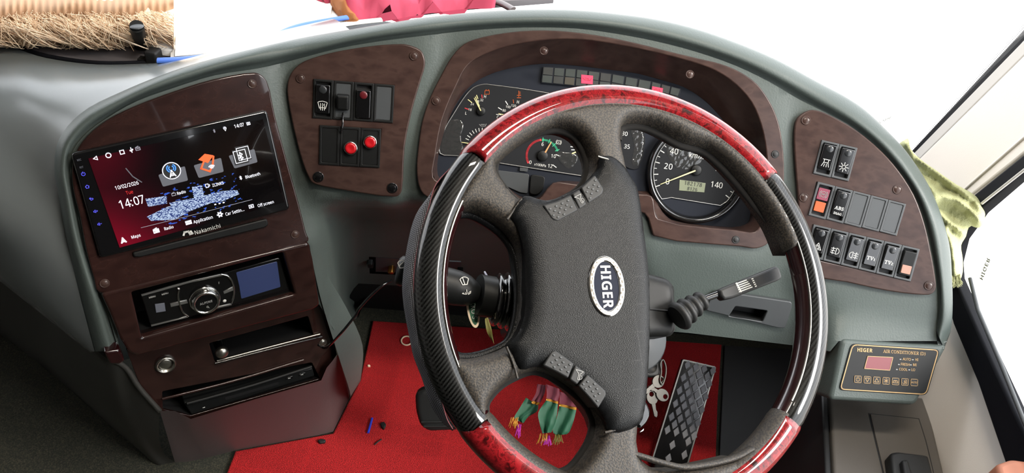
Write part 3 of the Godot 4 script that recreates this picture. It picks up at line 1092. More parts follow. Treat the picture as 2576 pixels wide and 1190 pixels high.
func cluster() -> void:
	var zb := -0.052
	var zf := -0.050
	var t := thing("instrument_cluster", "dark instrument cluster with gauges, warning lamps and speedometer behind the steering wheel", "instruments", CLU)
	var st := B()
	slab(st, smooth(P(CLU, MASK, zb), 3), [], zb - 0.01, zb - 0.0004, 0.0)
	fin(st, "mask", M.mask, t)
	# dial face behind the left lens
	st = B()
	slab(st, smooth(P(CLU, [1107, 386, 1110, 350, 1122, 318, 1140, 288, 1160, 256, 1178, 232, 1195, 218, 1218, 212, 1240, 214, 1330, 226, 1440, 245, 1530, 262, 1552, 280, 1550, 340, 1530, 440, 1515, 449, 1469, 443, 1256, 410, 1152, 392], zf), 3), [], zb, zf, 0.0008)
	var face := fin(st, "dial_face", M.dial, t)
	st = B()
	for a in [[1107, 386, 1110, 350, 1122, 318, 1140, 288, 1160, 256, 1178, 232, 1195, 218, 1218, 212, 1240, 214, 1330, 226, 1440, 245, 1530, 262, 1552, 280, 1550, 340, 1530, 440, 1515, 449, 1469, 443, 1256, 410, 1152, 392]]:
		tube(st, to3(smooth(P(CLU, a, zf), 3), zf), 0.0008, 6, true)
	fin(st, "lens_rim", M.silver, t)
	# four small gauges
	var g := Node3D.new(); g.name = "voltage_gauge"; t.add_child(g, true)
	var c := l2(CLU, 1210, 279.5, zf)
	hub(g, c, 0.007, zf)
	needle(g, c, l2(CLU, 1192.7, 247, zf), zf + 0.003, 0.0009, M.needle)
	st = B()
	strokes(st, pxlines(zf, [[1178, 251, 1187, 258], [1199, 240, 1202, 248], [1196, 244, 1206, 267]]), 0.0011, zf + 0.0004)
	fin(st, "scale_marks", M.needle, g)
	st = B()
	strokes(st, pxlines(zf, [[1170, 272, 1178, 275], [1212, 239, 1213, 246]]), 0.0013, zf + 0.0004)
	fin(st, "red_marks", M.scale_red, g)
	for q in [["18", 1182, 276, 0.0034], ["24", 1188, 262, 0.0034], ["28", 1201, 255, 0.0034], ["32", 1212, 252, 0.0034], ["H", 1220, 243, 0.0045], ["L", 1172, 285, 0.0042]]: text(g, q[0], q[3], ct(q[1], q[2], zf), M.print, "numeral")
	st = B()
	strokes(st, pxlines(zf, [[1220, 228, 1231, 228, 1231, 237, 1219, 237, 1220, 228], [1222, 226, 1224, 226], [1228, 226, 1230, 226]]), 0.0007, zf + 0.0004)
	fin(st, "battery_symbol", M.orange, g)
	g = Node3D.new(); g.name = "temperature_gauge"; t.add_child(g, true)
	hub(g, l2(CLU, 1296, 296, zf), 0.007, zf)
	needle(g, l2(CLU, 1296, 296, zf), l2(CLU, 1254, 286, zf), zf + 0.003, 0.0009, M.needle)
	st = B()
	strokes(st, pxlines(zf, [[1272, 255, 1277, 263], [1254, 271, 1262, 276], [1249, 288, 1260, 289]]), 0.0012, zf + 0.0004)
	fin(st, "scale_marks", M.print, g)
	st = B()
	strokes(st, pxlines(zf, [[1291, 251, 1292, 259], [1301, 240, 1310, 240], [1301, 246, 1310, 246], [1305, 229, 1305, 243], [1305, 232, 1309, 232], [1305, 236, 1309, 236]]), 0.0009, zf + 0.0004)
	fin(st, "thermometer_symbol", M.orange, g)
	for q in [["100", 1278, 269, 0.0034], ["120", 1292, 266, 0.0034], ["80", 1268, 278, 0.0034], ["H", 1303, 257, 0.0045], ["C", 1252, 295, 0.0042]]: text(g, q[0], q[3], ct(q[1], q[2], zf), M.print, "numeral")
	g = Node3D.new(); g.name = "oil_gauge"; t.add_child(g, true)
	c = l2(CLU, 1212, 366, zf)
	hub(g, c, 0.007, zf)
	needle(g, c, l2(CLU, 1161, 358, zf), zf + 0.003, 0.0009, M.needle)
	st = B()
	ticks(st, c, 0.022, 0.0265, 165, 85, 8, 0.0009, zf + 0.0004)
	fin(st, "scale_marks", M.print, g)
	st = B()
	strokes(st, pxlines(zf, [[1206, 313, 1210, 317, 1221, 317, 1223, 312], [1210, 313, 1219, 313]]), 0.0007, zf + 0.0004)
	fin(st, "oil_symbol", M.print_grey, g)
	g = Node3D.new(); g.name = "air_pressure_gauge"; t.add_child(g, true)
	c = l2(CLU, 1364.6, 391.8, zf)
	var ra := c.distance_to(l2(CLU, 1325, 391, zf))
	hub(g, c, 0.0085, zf)
	needle(g, l2(CLU, 1371, 384, zf), l2(CLU, 1386.5, 357, zf), zf + 0.003, 0.0013, M.needle_orange)
	st = B()
	var off := 8.5
	strokes(st, [arc(c.x, c.y, ra, 204 + off, 97 + off, 18)], 0.0032, zf + 0.0004)
	fin(st, "red_arc", M.scale_red, g)
	st = B()
	strokes(st, [arc(c.x, c.y, ra, 88 + off, 20 + off, 12)], 0.003, zf + 0.0004)
	ticks(st, c, ra - 0.003, ra + 0.003, 88 + off, 20 + off, 4, 0.0012, zf + 0.0005)
	fin(st, "green_arc", M.scale_green, g)
	for q in [["6", 1365, 363, 0.0052], ["10", 1392, 393, 0.0052], ["0", 1334, 408.5, 0.0052], ["12", 1384, 418, 0.0052], ["x100kPa", 1359, 415.4, 0.0036], ["0", 1457, 387, 0.006]]: text(g, q[0], q[3], ct(q[1], q[2], zf), M.print, "numeral")
	st = B()
	strokes(st, pxlines(zf, [[1391, 415, 1399, 421], [1399, 389, 1406, 392], [1437, 351, 1445, 352], [1436, 360, 1446, 361], [1436, 369, 1446, 370], [1438, 377, 1448, 377]]), 0.0012, zf + 0.0004)
	fin(st, "scale_marks", M.print, g)
	st = B()
	var bc := l2(CLU, 1405.5, 358, zf)
	strokes(st, [arc(bc.x, bc.y, 0.0028, 0, 360, 14), arc(bc.x, bc.y, 0.0042, 130, 230, 6), arc(bc.x, bc.y, 0.0042, -50, 50, 6), PackedVector2Array([bc + Vector2(0, 0.001), bc - Vector2(0, 0.0012)])], 0.0006, zf + 0.0004)
	fin(st, "brake_symbol", M.print, g)
	st = B()
	strokes(st, pxlines(zf, [[1440, 386, 1457, 379]]), 0.0018, zf + 0.0005)
	fin(st, "pale_marks", M.needle, g)
	# column of engine speed figures
	st = B()
	slab(st, smooth(P(CLU, [1552, 335, 1560, 322, 1572, 316, 1619, 321, 1606, 424, 1575, 420, 1560, 392], zf), 3), [], zb, zf, 0.0006)
	g = Node3D.new(); g.name = "rev_scale"; t.add_child(g, true)
	fin(st, "scale_face", M.dial, g)
	for q in [["30", 1571, 336.5, 0.0062], ["35", 1577, 369, 0.0062]]: text(g, q[0], q[3], ct(q[1], q[2], zf), M.print, "numeral")
	film_patch(g, [1588, 324, 1616, 324, 1606, 416, 1590, 412, 1596, 370], zf + 0.0008, 3.0)
	# torn protective film on the left lens and the dial
	film_patch(t, [1109, 384, 1114, 345, 1130, 306, 1150, 300, 1166, 312, 1158, 345, 1166, 384, 1140, 389], zf + 0.0008, 9.0)
	film_patch(t, [1396, 384, 1420, 382, 1452, 392, 1450, 408, 1432, 424, 1412, 410], zf + 0.0008, 21.0)
	# small lower window and the push key beside it
	st = B()
	slab(st, rc(P(CLU, [1250, 428, 1331, 438, 1327, 487, 1308, 484, 1268, 466], zf), 0.003), [], zb, zf + 0.0006, 0.0005)
	fin(st, "small_window", M.plastic_grey, t)
	st = B()
	slab(st, rc(P(CLU, [1335, 438, 1372, 444, 1366, 478, 1352, 490, 1331, 488], zf), 0.006), [], zb, zf + 0.003, 0.001)
	fin(st, "reset_key", M.plastic, t)
	plate_part(t, "small_badge", M.plastic_grey, [P(CLU, [1308, 421, 1328, 424, 1327, 432, 1307, 430], zf)], zf, zf + 0.0008, 0.0003)
	# warning lamp strip
	var w := Node3D.new(); w.name = "warning_lamp_strip"; t.add_child(w, true)
	var ztop := -0.047
	var top := P(CLU, [1366, 167, 1450, 173, 1540, 185, 1640, 204, 1713, 223], ztop)
	var bot := P(CLU, [1361, 208, 1446, 216, 1534, 229, 1632, 246, 1702, 262], ztop)
	var sq := smooth(top, 4, false)
	var rev := smooth(bot, 4, false)
	rev.reverse()
	var both := sq.duplicate()
	both.append_array(rev)
	st = B()
	slab(st, rc(both, 0.0015, 2), [], zb, ztop - 0.0015, 0.0)
	fin(st, "strip_body", M.mask, w)
	var cols := [M.lamp_grey, M.lamp_grey, M.lamp_dark, M.lamp_grey, M.lamp_dark, M.lamp_olive, M.lamp_dark, M.lamp_dark, M.lamp_dark, M.lamp_grey]
	for i in 24:
		var u0 := float(i / 2) / 12.0 + 0.006
		var u1 := float(i / 2 + 1) / 12.0 - 0.006
		var v0 := 0.04 if i % 2 == 0 else 0.53
		var v1 := 0.49 if i % 2 == 0 else 0.96
		var qd := PackedVector2Array([on(top, u0).lerp(on(bot, u0), v0), on(top, u1).lerp(on(bot, u1), v0), on(top, u1).lerp(on(bot, u1), v1), on(top, u0).lerp(on(bot, u0), v1)])
		var m: Material = cols[(i * 7) % 10]
		st = B()
		slab(st, qd, [], ztop - 0.002, ztop - 0.0006, 0.0003)
		fin(st, "lamp_cell", m, w)
	for e in [[1462.5, 187.5, 1492, 190.5, 1491, 212, 1462, 209.5], [1641, 217, 1668, 222, 1665, 244, 1639, 239]]:
		st = B()
		slab(st, P(CLU, e, ztop), [], ztop - 0.002, ztop, 0.0003)
		fin(st, "lit_lamp", M.lamp_red, w, "glowing pink-red warning lamp")
	st = B()
	strokes(st, pxlines(ztop, [[1466, 196, 1471, 201, 1484, 203, 1488, 197], [1472, 196, 1480, 198, 1480, 201]]), 0.0006, ztop + 0.0003)
	strokes(st, pxlines(ztop, [[1646, 225, 1661, 228, 1659, 239, 1644, 236, 1646, 225], [1649, 223, 1652, 224], [1657, 225, 1660, 226]]), 0.0006, ztop + 0.0003)
	fin(st, "lamp_symbol", M.scale_red, w)
	st = B()
	slab(st, rc(both, 0.0015, 2), [], ztop + 0.0012, ztop + 0.002, 0.0003)
	fin(st, "strip_lens", M.lens, w)
	# speedometer
	var s := Node3D.new(); s.name = "speedometer"; t.add_child(s, true)
	var sc := l2(CLU, 1753, 435, -0.045)
	var sr := sc.distance_to(l2(CLU, 1627, 428, -0.045))
	st = B()
	lathe(st, [Vector2(sr, -0.052), Vector2(sr, -0.040), Vector2(sr - 0.002, -0.038), Vector2(sr - 0.005, -0.0375), Vector2(sr - 0.008, -0.040), Vector2(sr - 0.010, -0.0505)], 72, Transform3D(Basis(), Vector3(sc.x, sc.y, 0)))
	fin(st, "black_ring", M.gloss, s)
	st = B()
	lathe(st, [Vector2(sr - 0.0105, -0.052), Vector2(0.0001, -0.052)], 48, Transform3D(Basis(), Vector3(sc.x, sc.y, 0)))
	fin(st, "recess_floor", M.mask, s)
	var rf := sr - 0.0115
	var fp := PackedVector2Array()
	for i in 41:
		var ang := deg_to_rad(lerpf(-34, 226, i / 40.0))
		fp.append(sc + Vector2(cos(ang), sin(ang)) * rf)
	fp.append(l2(CLU, 1689, 497, zf))
	fp.append(l2(CLU, 1812, 517, zf))
	st = B()
	slab(st, fp, [], zb, zf, 0.0006)
	fin(st, "speed_dial", M.dial, s)
	st = B()
	tube(st, to3(fp, zf), 0.0008, 6, true)
	fin(st, "dial_rim", M.silver, s)
	st = B()
	ticks(st, sc, rf - 0.007, rf - 0.0015, 207, -28, 15, 0.0013, zf + 0.0004)
	ticks(st, sc, rf - 0.0045, rf - 0.0015, 207, -28, 29, 0.0008, zf + 0.0004)
	fin(st, "scale_marks", M.print, s)
	for q in [["0", 1679, 457], ["20", 1681, 419], ["40", 1695.5, 381], ["120", 1812, 424.5], ["140", 1802.5, 465.5]]: text(s, q[0], 0.0086, ct(q[1], q[2], zf), M.print, "numeral")
	for q in [["60", 110], ["80", 77], ["100", 43]]:
		var d := Vector2.from_angle(deg_to_rad(q[1])) * (rf - 0.014)
		text(s, q[0], 0.0086, Transform3D(Basis(), Vector3(sc.x + d.x, sc.y + d.y, zf)), M.print, "numeral")
	text(s, "km/h", 0.0075, ct(1752, 392, zf), M.print, "lettering")
	st = B()
	slab(st, P(CLU, [1709.6, 452, 1775, 460.6, 1771.5, 484, 1708, 479], zf), [], zf, zf + 0.0006, 0.0002)
	fin(st, "odometer_window", M.lcd, s)
	text(s, "182178", 0.0058, ct(1744, 463, zf + 0.0008), M.lcd_ink, "odometer_digits", "Droid Sans Mono")
	text(s, "8126", 0.0050, ct(1742, 476, zf + 0.0008), M.lcd_ink, "odometer_digits", "Droid Sans Mono")
	hub(s, l2(CLU, 1751, 428, zf), 0.0085, zf)
	needle(s, l2(CLU, 1748, 429, zf), l2(CLU, 1660, 463.5, zf), zf + 0.003, 0.0011, M.needle)
	film_patch(s, [1676, 372, 1700, 348, 1760, 352, 1768, 400, 1740, 424, 1700, 420], zf + 0.0008, 33.0)

# wrinkled clear film lying on a dial
func film_patch(parent: Node, a: Array, z: float, off: float) -> void:
	var nz := noise(FastNoiseLite.TYPE_CELLULAR, 160.0, 2, 6, 0.004)
	var st := B()
	pillow(st, smooth(P(CLU, a, z), 3), [], z - 0.0006, z - 0.0004, 0.0006, 0.003, 0.0014, NO, func(w: Vector2) -> float: return (nz.get_noise_2d(w.x + off, w.y) + 0.6) * 0.0022)
	tag(fin(st, "crumpled_film", M.film, parent), "wrinkled clear protective film peeling off the dial")

func on(p: PackedVector2Array, u: float) -> Vector2:
	var x := u * (p.size() - 1)
	var i := mini(int(x), p.size() - 2)
	return p[i].lerp(p[i + 1], x - i)

func to3(p: PackedVector2Array, z: float) -> PackedVector3Array:
	var r := PackedVector3Array()
	for q in p: r.append(Vector3(q.x, q.y, z))
	return r

# local transform in frame fr (already given as global) at a pixel
func ft(fr: Transform3D, px: float, py: float, h := 0.0) -> Transform3D:
	var q := l2(fr, px, py, h)
	return Transform3D(Basis(), Vector3(q.x, q.y, h))

func line_part(parent: Node, called: String, m: Material, lines: Array, w: float, z: float, xf := Transform3D.IDENTITY) -> void:
	var st := B()
	strokes(st, lines, w, z, xf)
	fin(st, called, m, parent)

func plate_part(parent: Node, called: String, m: Material, polys: Array, z0: float, z1: float, r := 0.0) -> void:
	var st := B()
	for p in polys: slab(st, p, [], z0, z1, r)
	fin(st, called, m, parent)

func head_unit() -> void:
	var fr := sub(CON, 455, 460, 178.6, 386, 674, 277)
	var t := thing("touch_screen_unit", "large lit touch screen in the wood panel showing the time 14:07", "touch screen", fr)
	var h := 0.012
	var st := B()
	slab(st, rc(P(fr, [178, 386, 672, 277, 730, 528, 252, 651], h), 0.006), [], 0.0042, h, 0.0028)
	fin(st, "housing", M.gloss, t)
	# lower lip of the bezel
	st = B()
	slab(st, rc(P(fr, [333, 636, 672, 550, 676, 566, 668, 573, 352, 648, 336, 647], 0.008), 0.003), [], 0.0042, 0.008, 0.002)
	fin(st, "lower_lip", M.plastic, t)
	# the screen: wallpaper computed in the panel's own coordinates
	var z := h + 0.0008
	var qd := P(fr, [222, 399, 672, 300, 718, 519, 291, 626], z)
	var x0: float = qd[0].x; var x1: float = qd[2].x
	var y0: float = qd[3].y; var y1: float = qd[0].y
	var to := func(px: float, py: float) -> Vector2:
		var q := l2(fr, px, py, z)
		return Vector2((q.x - x0) / (x1 - x0), (y1 - q.y) / (y1 - y0))
	var ice := []
	for a in [[365, 500, 418, 492, 420, 512, 372, 520], [482, 470, 508, 465, 512, 490, 486, 494], [425, 510, 490, 497, 560, 480, 590, 478, 600, 486, 560, 500, 500, 506, 430, 520], [368, 545, 420, 520, 500, 505, 545, 505, 480, 530, 440, 552, 380, 556], [500, 495, 570, 480, 596, 478, 602, 488, 560, 506, 510, 512], [486, 490, 512, 488, 520, 500, 490, 510]]:
		var poly := PackedVector2Array()
		for i in range(0, a.size(), 2): poly.append(to.call(a[i], a[i + 1]))
		ice.append(poly)
	var im := Image.create(512, 288, true, Image.FORMAT_RGB8)
	var nz := noise(FastNoiseLite.TYPE_CELLULAR, 0.055, 2, 77, 18.0)
	var ns := noise(FastNoiseLite.TYPE_SIMPLEX, 0.02, 3, 78)
	for y in 288:
		for x in 512:
			var u := Vector2(x / 512.0, y / 288.0)
			var red := clampf(1.0 - u.x * 1.9 - (1.0 - u.y) * 0.35, 0.0, 1.0) * (0.25 + 0.75 * u.y)
			red += 0.35 * clampf(1.0 - u.distance_to(Vector2(0.1, 0.02)) * 3.0, 0.0, 1.0)
			var c := Color(0.03, 0.02, 0.025).lerp(Color(0.50, 0.035, 0.13), clampf(red * 1.15, 0, 1))
			c = c.lerp(Color(0.22, 0.11, 0.05), clampf(1.0 - u.distance_to(Vector2(0.8, 0.3)) * 2.2, 0, 1) * 0.35)
			var spray: float = ns.get_noise_2d(x * 1.3, y * 3.0)
			var inside := 0
			for p in ice:
				if Geometry2D.is_point_in_polygon(u, p): inside += 1
			if inside > 0:
				var v := clampf(absf(ns.get_noise_2d(x * 2.6 + 40.0, y * 6.0)) * 3.4 + nz.get_noise_2d(x, y * 2.2) * 0.25, 0.0, 1.0)
				c = Color(0.08, 0.14, 0.42).lerp(Color(0.82, 0.9, 1.0), v)
			elif spray > 0.5 and u.y > 0.5 and u.y < 0.9 and u.x > 0.28 and u.x < 0.75:
				c = Color(0.25, 0.4, 0.85)
			im.set_pixel(x, y, c)
	im.generate_mipmaps()
	var tex := ImageTexture.create_from_image(im)
	var m := mat("screen", Color(0.02, 0.02, 0.02), 0.07, 0.0, {"emit": Color.WHITE, "energy": 0.95, "coat": 1.0, "coatr": 0.02})
	m.emission_texture = tex
	m.emission_operator = BaseMaterial3D.EMISSION_OP_MULTIPLY
	st = B()
	for k in [0, 1, 2, 0, 2, 3]:
		var q: Vector2 = [Vector2(x0, y1), Vector2(x1, y1), Vector2(x1, y0), Vector2(x0, y0)][k]
		st.set_uv(Vector2((q.x - x0) / (x1 - x0), (y1 - q.y) / (y1 - y0)))
		st.add_vertex(Vector3(q.x, q.y, z))
	var scr := fin(st, "screen", m, t, "glowing screen with a crimson and black wallpaper and blue ice")
	var zz := z + 0.0003
	# captions
	for q in [["14:07", 601.4, 316, 0.0046, M.ui], ["10/02/2026", 319, 466.7, 0.0047, M.ui], ["Tue", 325.8, 484, 0.0045, M.ui_red], ["14:07", 331.5, 508.7, 0.0108, M.ui], ["Bluetooth", 630.7, 441.5, 0.0040, M.ui], ["ZLINK5", 543.3, 463.4, 0.0040, M.ui], ["Radio", 456, 484.5, 0.0038, M.ui],
		["Maps", 341.6, 594.5, 0.0040, M.ui], ["Radio", 424.6, 573.3, 0.0040, M.ui], ["Application", 506, 552.4, 0.0043, M.ui], ["Car Settin...", 586, 533, 0.0043, M.ui], ["Off screen", 663.3, 512.8, 0.0042, M.ui], ["MIC", 199, 402.5, 0.0018, M.ui_grey], ["RST", 205, 421, 0.0018, M.ui_grey]]:
		text(scr, q[0], q[3], ft(fr, q[1] + (5.0 if q[0].length() > 5 and q[0] != "10/02/2026" else 0.0), q[2], zz), q[4], "caption", "Droid Sans", false, 0.86)
	text(t, "Nakamichi", 0.0054, ft(fr, 522, 577, h + 0.0003), M.print, "maker_lettering")
	line_part(t, "maker_mark", M.print, [P(fr, [462, 591, 464, 584, 474, 582, 478, 589, 484, 587, 480, 582], h)], 0.0024, h + 0.0006)
	# icons: strokes given in panel units around a pixel
	var ic := func(called: String, px: float, py: float, mm_: Array, w: float, mt: Material) -> void:
		var lines := []
		for a in mm_:
			var ln: PackedVector2Array = a if a is PackedVector2Array else V(a)
			lines.append(mm(ln, 0.001))
		line_part(scr, called, mt, lines, w * 0.001, 0.0, ft(fr, px, py, zz + 0.0014))
	ic.call("back_icon", 240, 398.5, [[1.9, 2.2, -2.2, 0, 1.9, -2.2, 1.9, 2.2]], 0.9, M.ui)
	ic.call("home_icon", 272.7, 391, [arc(0, 0, 2.9, 0, 360, 20)], 1.0, M.ui)
	ic.call("recent_icon", 307, 383, [[-2.3, -2.3, 2.3, -2.3, 2.3, 2.3, -2.3, 2.3, -2.3, -2.3]], 1.0, M.ui)
	ic.call("usb_icon", 330.5, 377.6, [[0, -3, 0, 3], [-1.6, 0, -1.6, -0.6, 0, -1.8], [1.6, 0.8, 1.6, 0, 0, -1]], 1.0, M.ui)
	ic.call("tuner_icon", 346.6, 374, [[-2.6, -2, 2.6, -2, 2.6, 1.6, -2.6, 1.6, -2.6, -2], [-2, 2, 1, 3], [-1.4, 0, 1.4, 0]], 0.8, M.ui_line)
	ic.call("bluetooth_icon", 539, 329.6, [[-1, -1.2, 1, 0.9, 0, 2.2, 0, -2.2, 1, -0.9, -1, 1.2]], 0.6, M.ui_line)
	ic.call("pin_icon", 566, 324, [arc(0, 0.8, 1.7, -40, 220, 12), [-1.4, 0, 0, -2.8, 1.4, 0], arc(0, 0.8, 0.4, 0, 360, 6)], 0.6, M.ui)
	ic.call("close_icon", 625, 311, [[-2.1, -1.7, 2.1, -1.7, 2.1, 1.7, -2.1, 1.7, -2.1, -1.7], [-0.8, -0.8, 0.8, 0.8], [-0.8, 0.8, 0.8, -0.8]], 0.6, M.ui)
	ic.call("power_icon", 209.5, 438, [arc(0, 0, 2.1, 120, 420, 14), [0, 0.6, 0, 2.8]], 0.6, M.ui_blue)
	ic.call("house_icon", 219.6, 470, [[-2.2, 0.2, 0, 2.2, 2.2, 0.2], [-1.5, 0.4, -1.5, -1.8, 1.5, -1.8, 1.5, 0.4]], 0.6, M.ui_blue)
	ic.call("return_icon", 230, 501, [[-0.8, 2, -2, 0.9, -0.8, -0.2], [-2, 0.9, 1, 0.9, 2, 0, 1, -1.2, -1, -1.2]], 0.6, M.ui_blue)
	ic.call("volume_up_icon", 240, 532, [[-2, -0.7, -1, -0.7, 0.2, -1.7, 0.2, 1.7, -1, 0.7, -2, 0.7, -2, -0.7], [1, 0, 2.6, 0], [1.8, -0.8, 1.8, 0.8]], 0.5, M.ui_blue)
	ic.call("volume_down_icon", 250, 564, [[-2, -0.7, -1, -0.7, 0.2, -1.7, 0.2, 1.7, -1, 0.7, -2, 0.7, -2, -0.7], [1, 0, 2.6, 0]], 0.5, M.ui_blue)
	# the clock's slanting hand
	line_part(scr, "clock_hand", M.ui_grey, [P(fr, [317, 424, 334, 444, 356, 458], zz)], 0.0013, zz + 0.0002)
	# tiles behind the app icons
	for q in [[398, 440, 465, 418, 473, 454, 410, 470], [487, 416, 556, 397, 563, 432, 500, 448], [575, 392, 640, 375, 648, 408, 590, 424]]:
		plate_part(scr, "app_tile", M.ui_grey, [rc(P(fr, q, zz), 0.002)], zz - 0.0003, zz)
	var zi := zz + 0.0004
	var disc := B()
	var cc := l2(fr, 431.7, 429.7, zi)
	slab(disc, ell(0.0112, 0.0112, 30, cc), [], zz, zi)
	fin(disc, "radio_disc", M.black, scr)
	ic.call("radio_ring", 431.7, 429.7, [arc(0, 0, 11, 0, 360, 32)], 1.0, M.ui)
	ic.call("mast_icon", 432.5, 434, [[0, 3, -3.6, -5.5], [0, 3, 3.6, -5.5], [-2.2, -2, 2.2, -2], [-3, -4, 3, -4]], 1.2, M.ui)
	ic.call("wave_icon", 431.7, 427, [arc(0, 2, 3, 130, 230, 6), arc(0, 2, 5.4, 130, 230, 8), arc(0, 2, 3, -50, 50, 6), arc(0, 2, 5.4, -50, 50, 8)], 1.2, M.ui_sky)
	plate_part(scr, "link_icon", M.ui_orange, [P(fr, [499, 402, 515, 387, 537, 391, 523, 410], zi)], zz, zi + 0.0003)
	line_part(scr, "link_icon", M.ui_orange, [P(fr, [512, 408, 506, 424, 528, 431, 535, 414, 537, 394], zi)], 0.0022, zi + 0.0003)
	ic.call("wifi_icon", 533, 421, [arc(0, -2, 1.4, 45, 135, 4), arc(0, -2, 3.2, 45, 135, 6), arc(0, -2, 5.0, 45, 135, 8)], 1.1, M.ui)
	plate_part(scr, "square_icon", M.black, [P(fr, [590, 370, 624, 364, 634, 400, 600, 408], zi)], zz, zi)
	ic.call("square_outline", 611, 387, [[-7, -8, 9, -8, 9, 9, -7, 9, -7, -8]], 0.7, M.ui)
	plate_part(scr, "square_icon", M.black, [P(fr, [583, 379, 618, 372, 627, 408, 592, 416], zi)], zz, zi + 0.0005)
	ic.call("square_outline", 605, 394, [[-8, -8, 8, -8, 8, 8.6, -8, 8.6, -8, -8]], 0.8, M.ui)
	ic.call("bluetooth_icon", 605, 393.5, [[-3, -3, 3, 2.4, 0, 5.6, 0, -5.6, 3, -2.4, -3, 3]], 1.1, M.ui)
	ic.call("bluetooth_icon", 605.5, 447.6, [[-1.4, -1.4, 1.4, 1.1, 0, 2.6, 0, -2.6, 1.4, -1.1, -1.4, 1.4]], 0.6, M.ui)
	ic.call("phone_icon", 521.4, 467.4, [[-2, -2.4, 1.4, -2.4, 1.4, 2.4, -2, 2.4, -2, -2.4], arc(1.4, 0, 1.8, -50, 50, 5)], 0.7, M.ui)
	ic.call("tuner_icon", 437, 489, [[-2.4, -1.8, 2.4, -1.8, 2.4, 1.4, -2.4, 1.4, -2.4, -1.8], [-2, 1.8, 1, 2.8]], 0.8, M.ui_line)
	ic.call("arrow_icon", 310, 604.5, [[-2.6, -3, 0, 3, 2.6, -3, 0, -1.6, -2.6, -3], [-1.4, -2, 0, 1, 1.2, -2]], 1.6, M.ui)
	ic.call("tuner_icon", 392.7, 581, [[-3, -2.4, 3.4, -2.4, 3.4, 2, -3, 2, -3, -2.4], [-2.4, 2.4, 1.4, 3.8], [-2, 0.6, 2.4, 0.6], [-1, -1, 2.4, -1]], 1.2, M.ui)
	ic.call("grid_icon", 474.4, 560, [[-2.8, 1.5, -0.4, 1.5], [0.4 + 0.3, 1.5, 2.9, 1.5], [-2.8, -1.5, -0.4, -1.5], [0.7, -1.5, 2.9, -1.5]], 2.4, M.ui)
	ic.call("gear_icon", 553.4, 539.7, [arc(0, 0, 2, 0, 360, 14), [2, 0, 3.4, 0], [-2, 0, -3.4, 0], [1, 1.7, 1.7, 3], [-1, 1.7, -1.7, 3], [1, -1.7, 1.7, -3], [-1, -1.7, -1.7, -3]], 1.5, M.ui)
	ic.call("display_icon", 632.4, 519.5, [[-3, -2, 3, -2, 3, 2.2, -3, 2.2, -3, -2], [-1, -0.6, 1, 0.8], [-1, 0.8, 1, -0.6]], 0.8, M.ui)
	line_part(scr, "divider_line", M.ui_line, [P(fr, [355, 573, 500, 537, 634, 502], zz)], 0.0006, zz + 0.0001)
	for q in [[541.6, 514.5], [552.4, 512], [562.7, 509.8]]:
		ic.call("page_dot", q[0], q[1], [[-0.5, 0, 0.5, 0]], 1.5, M.ui)

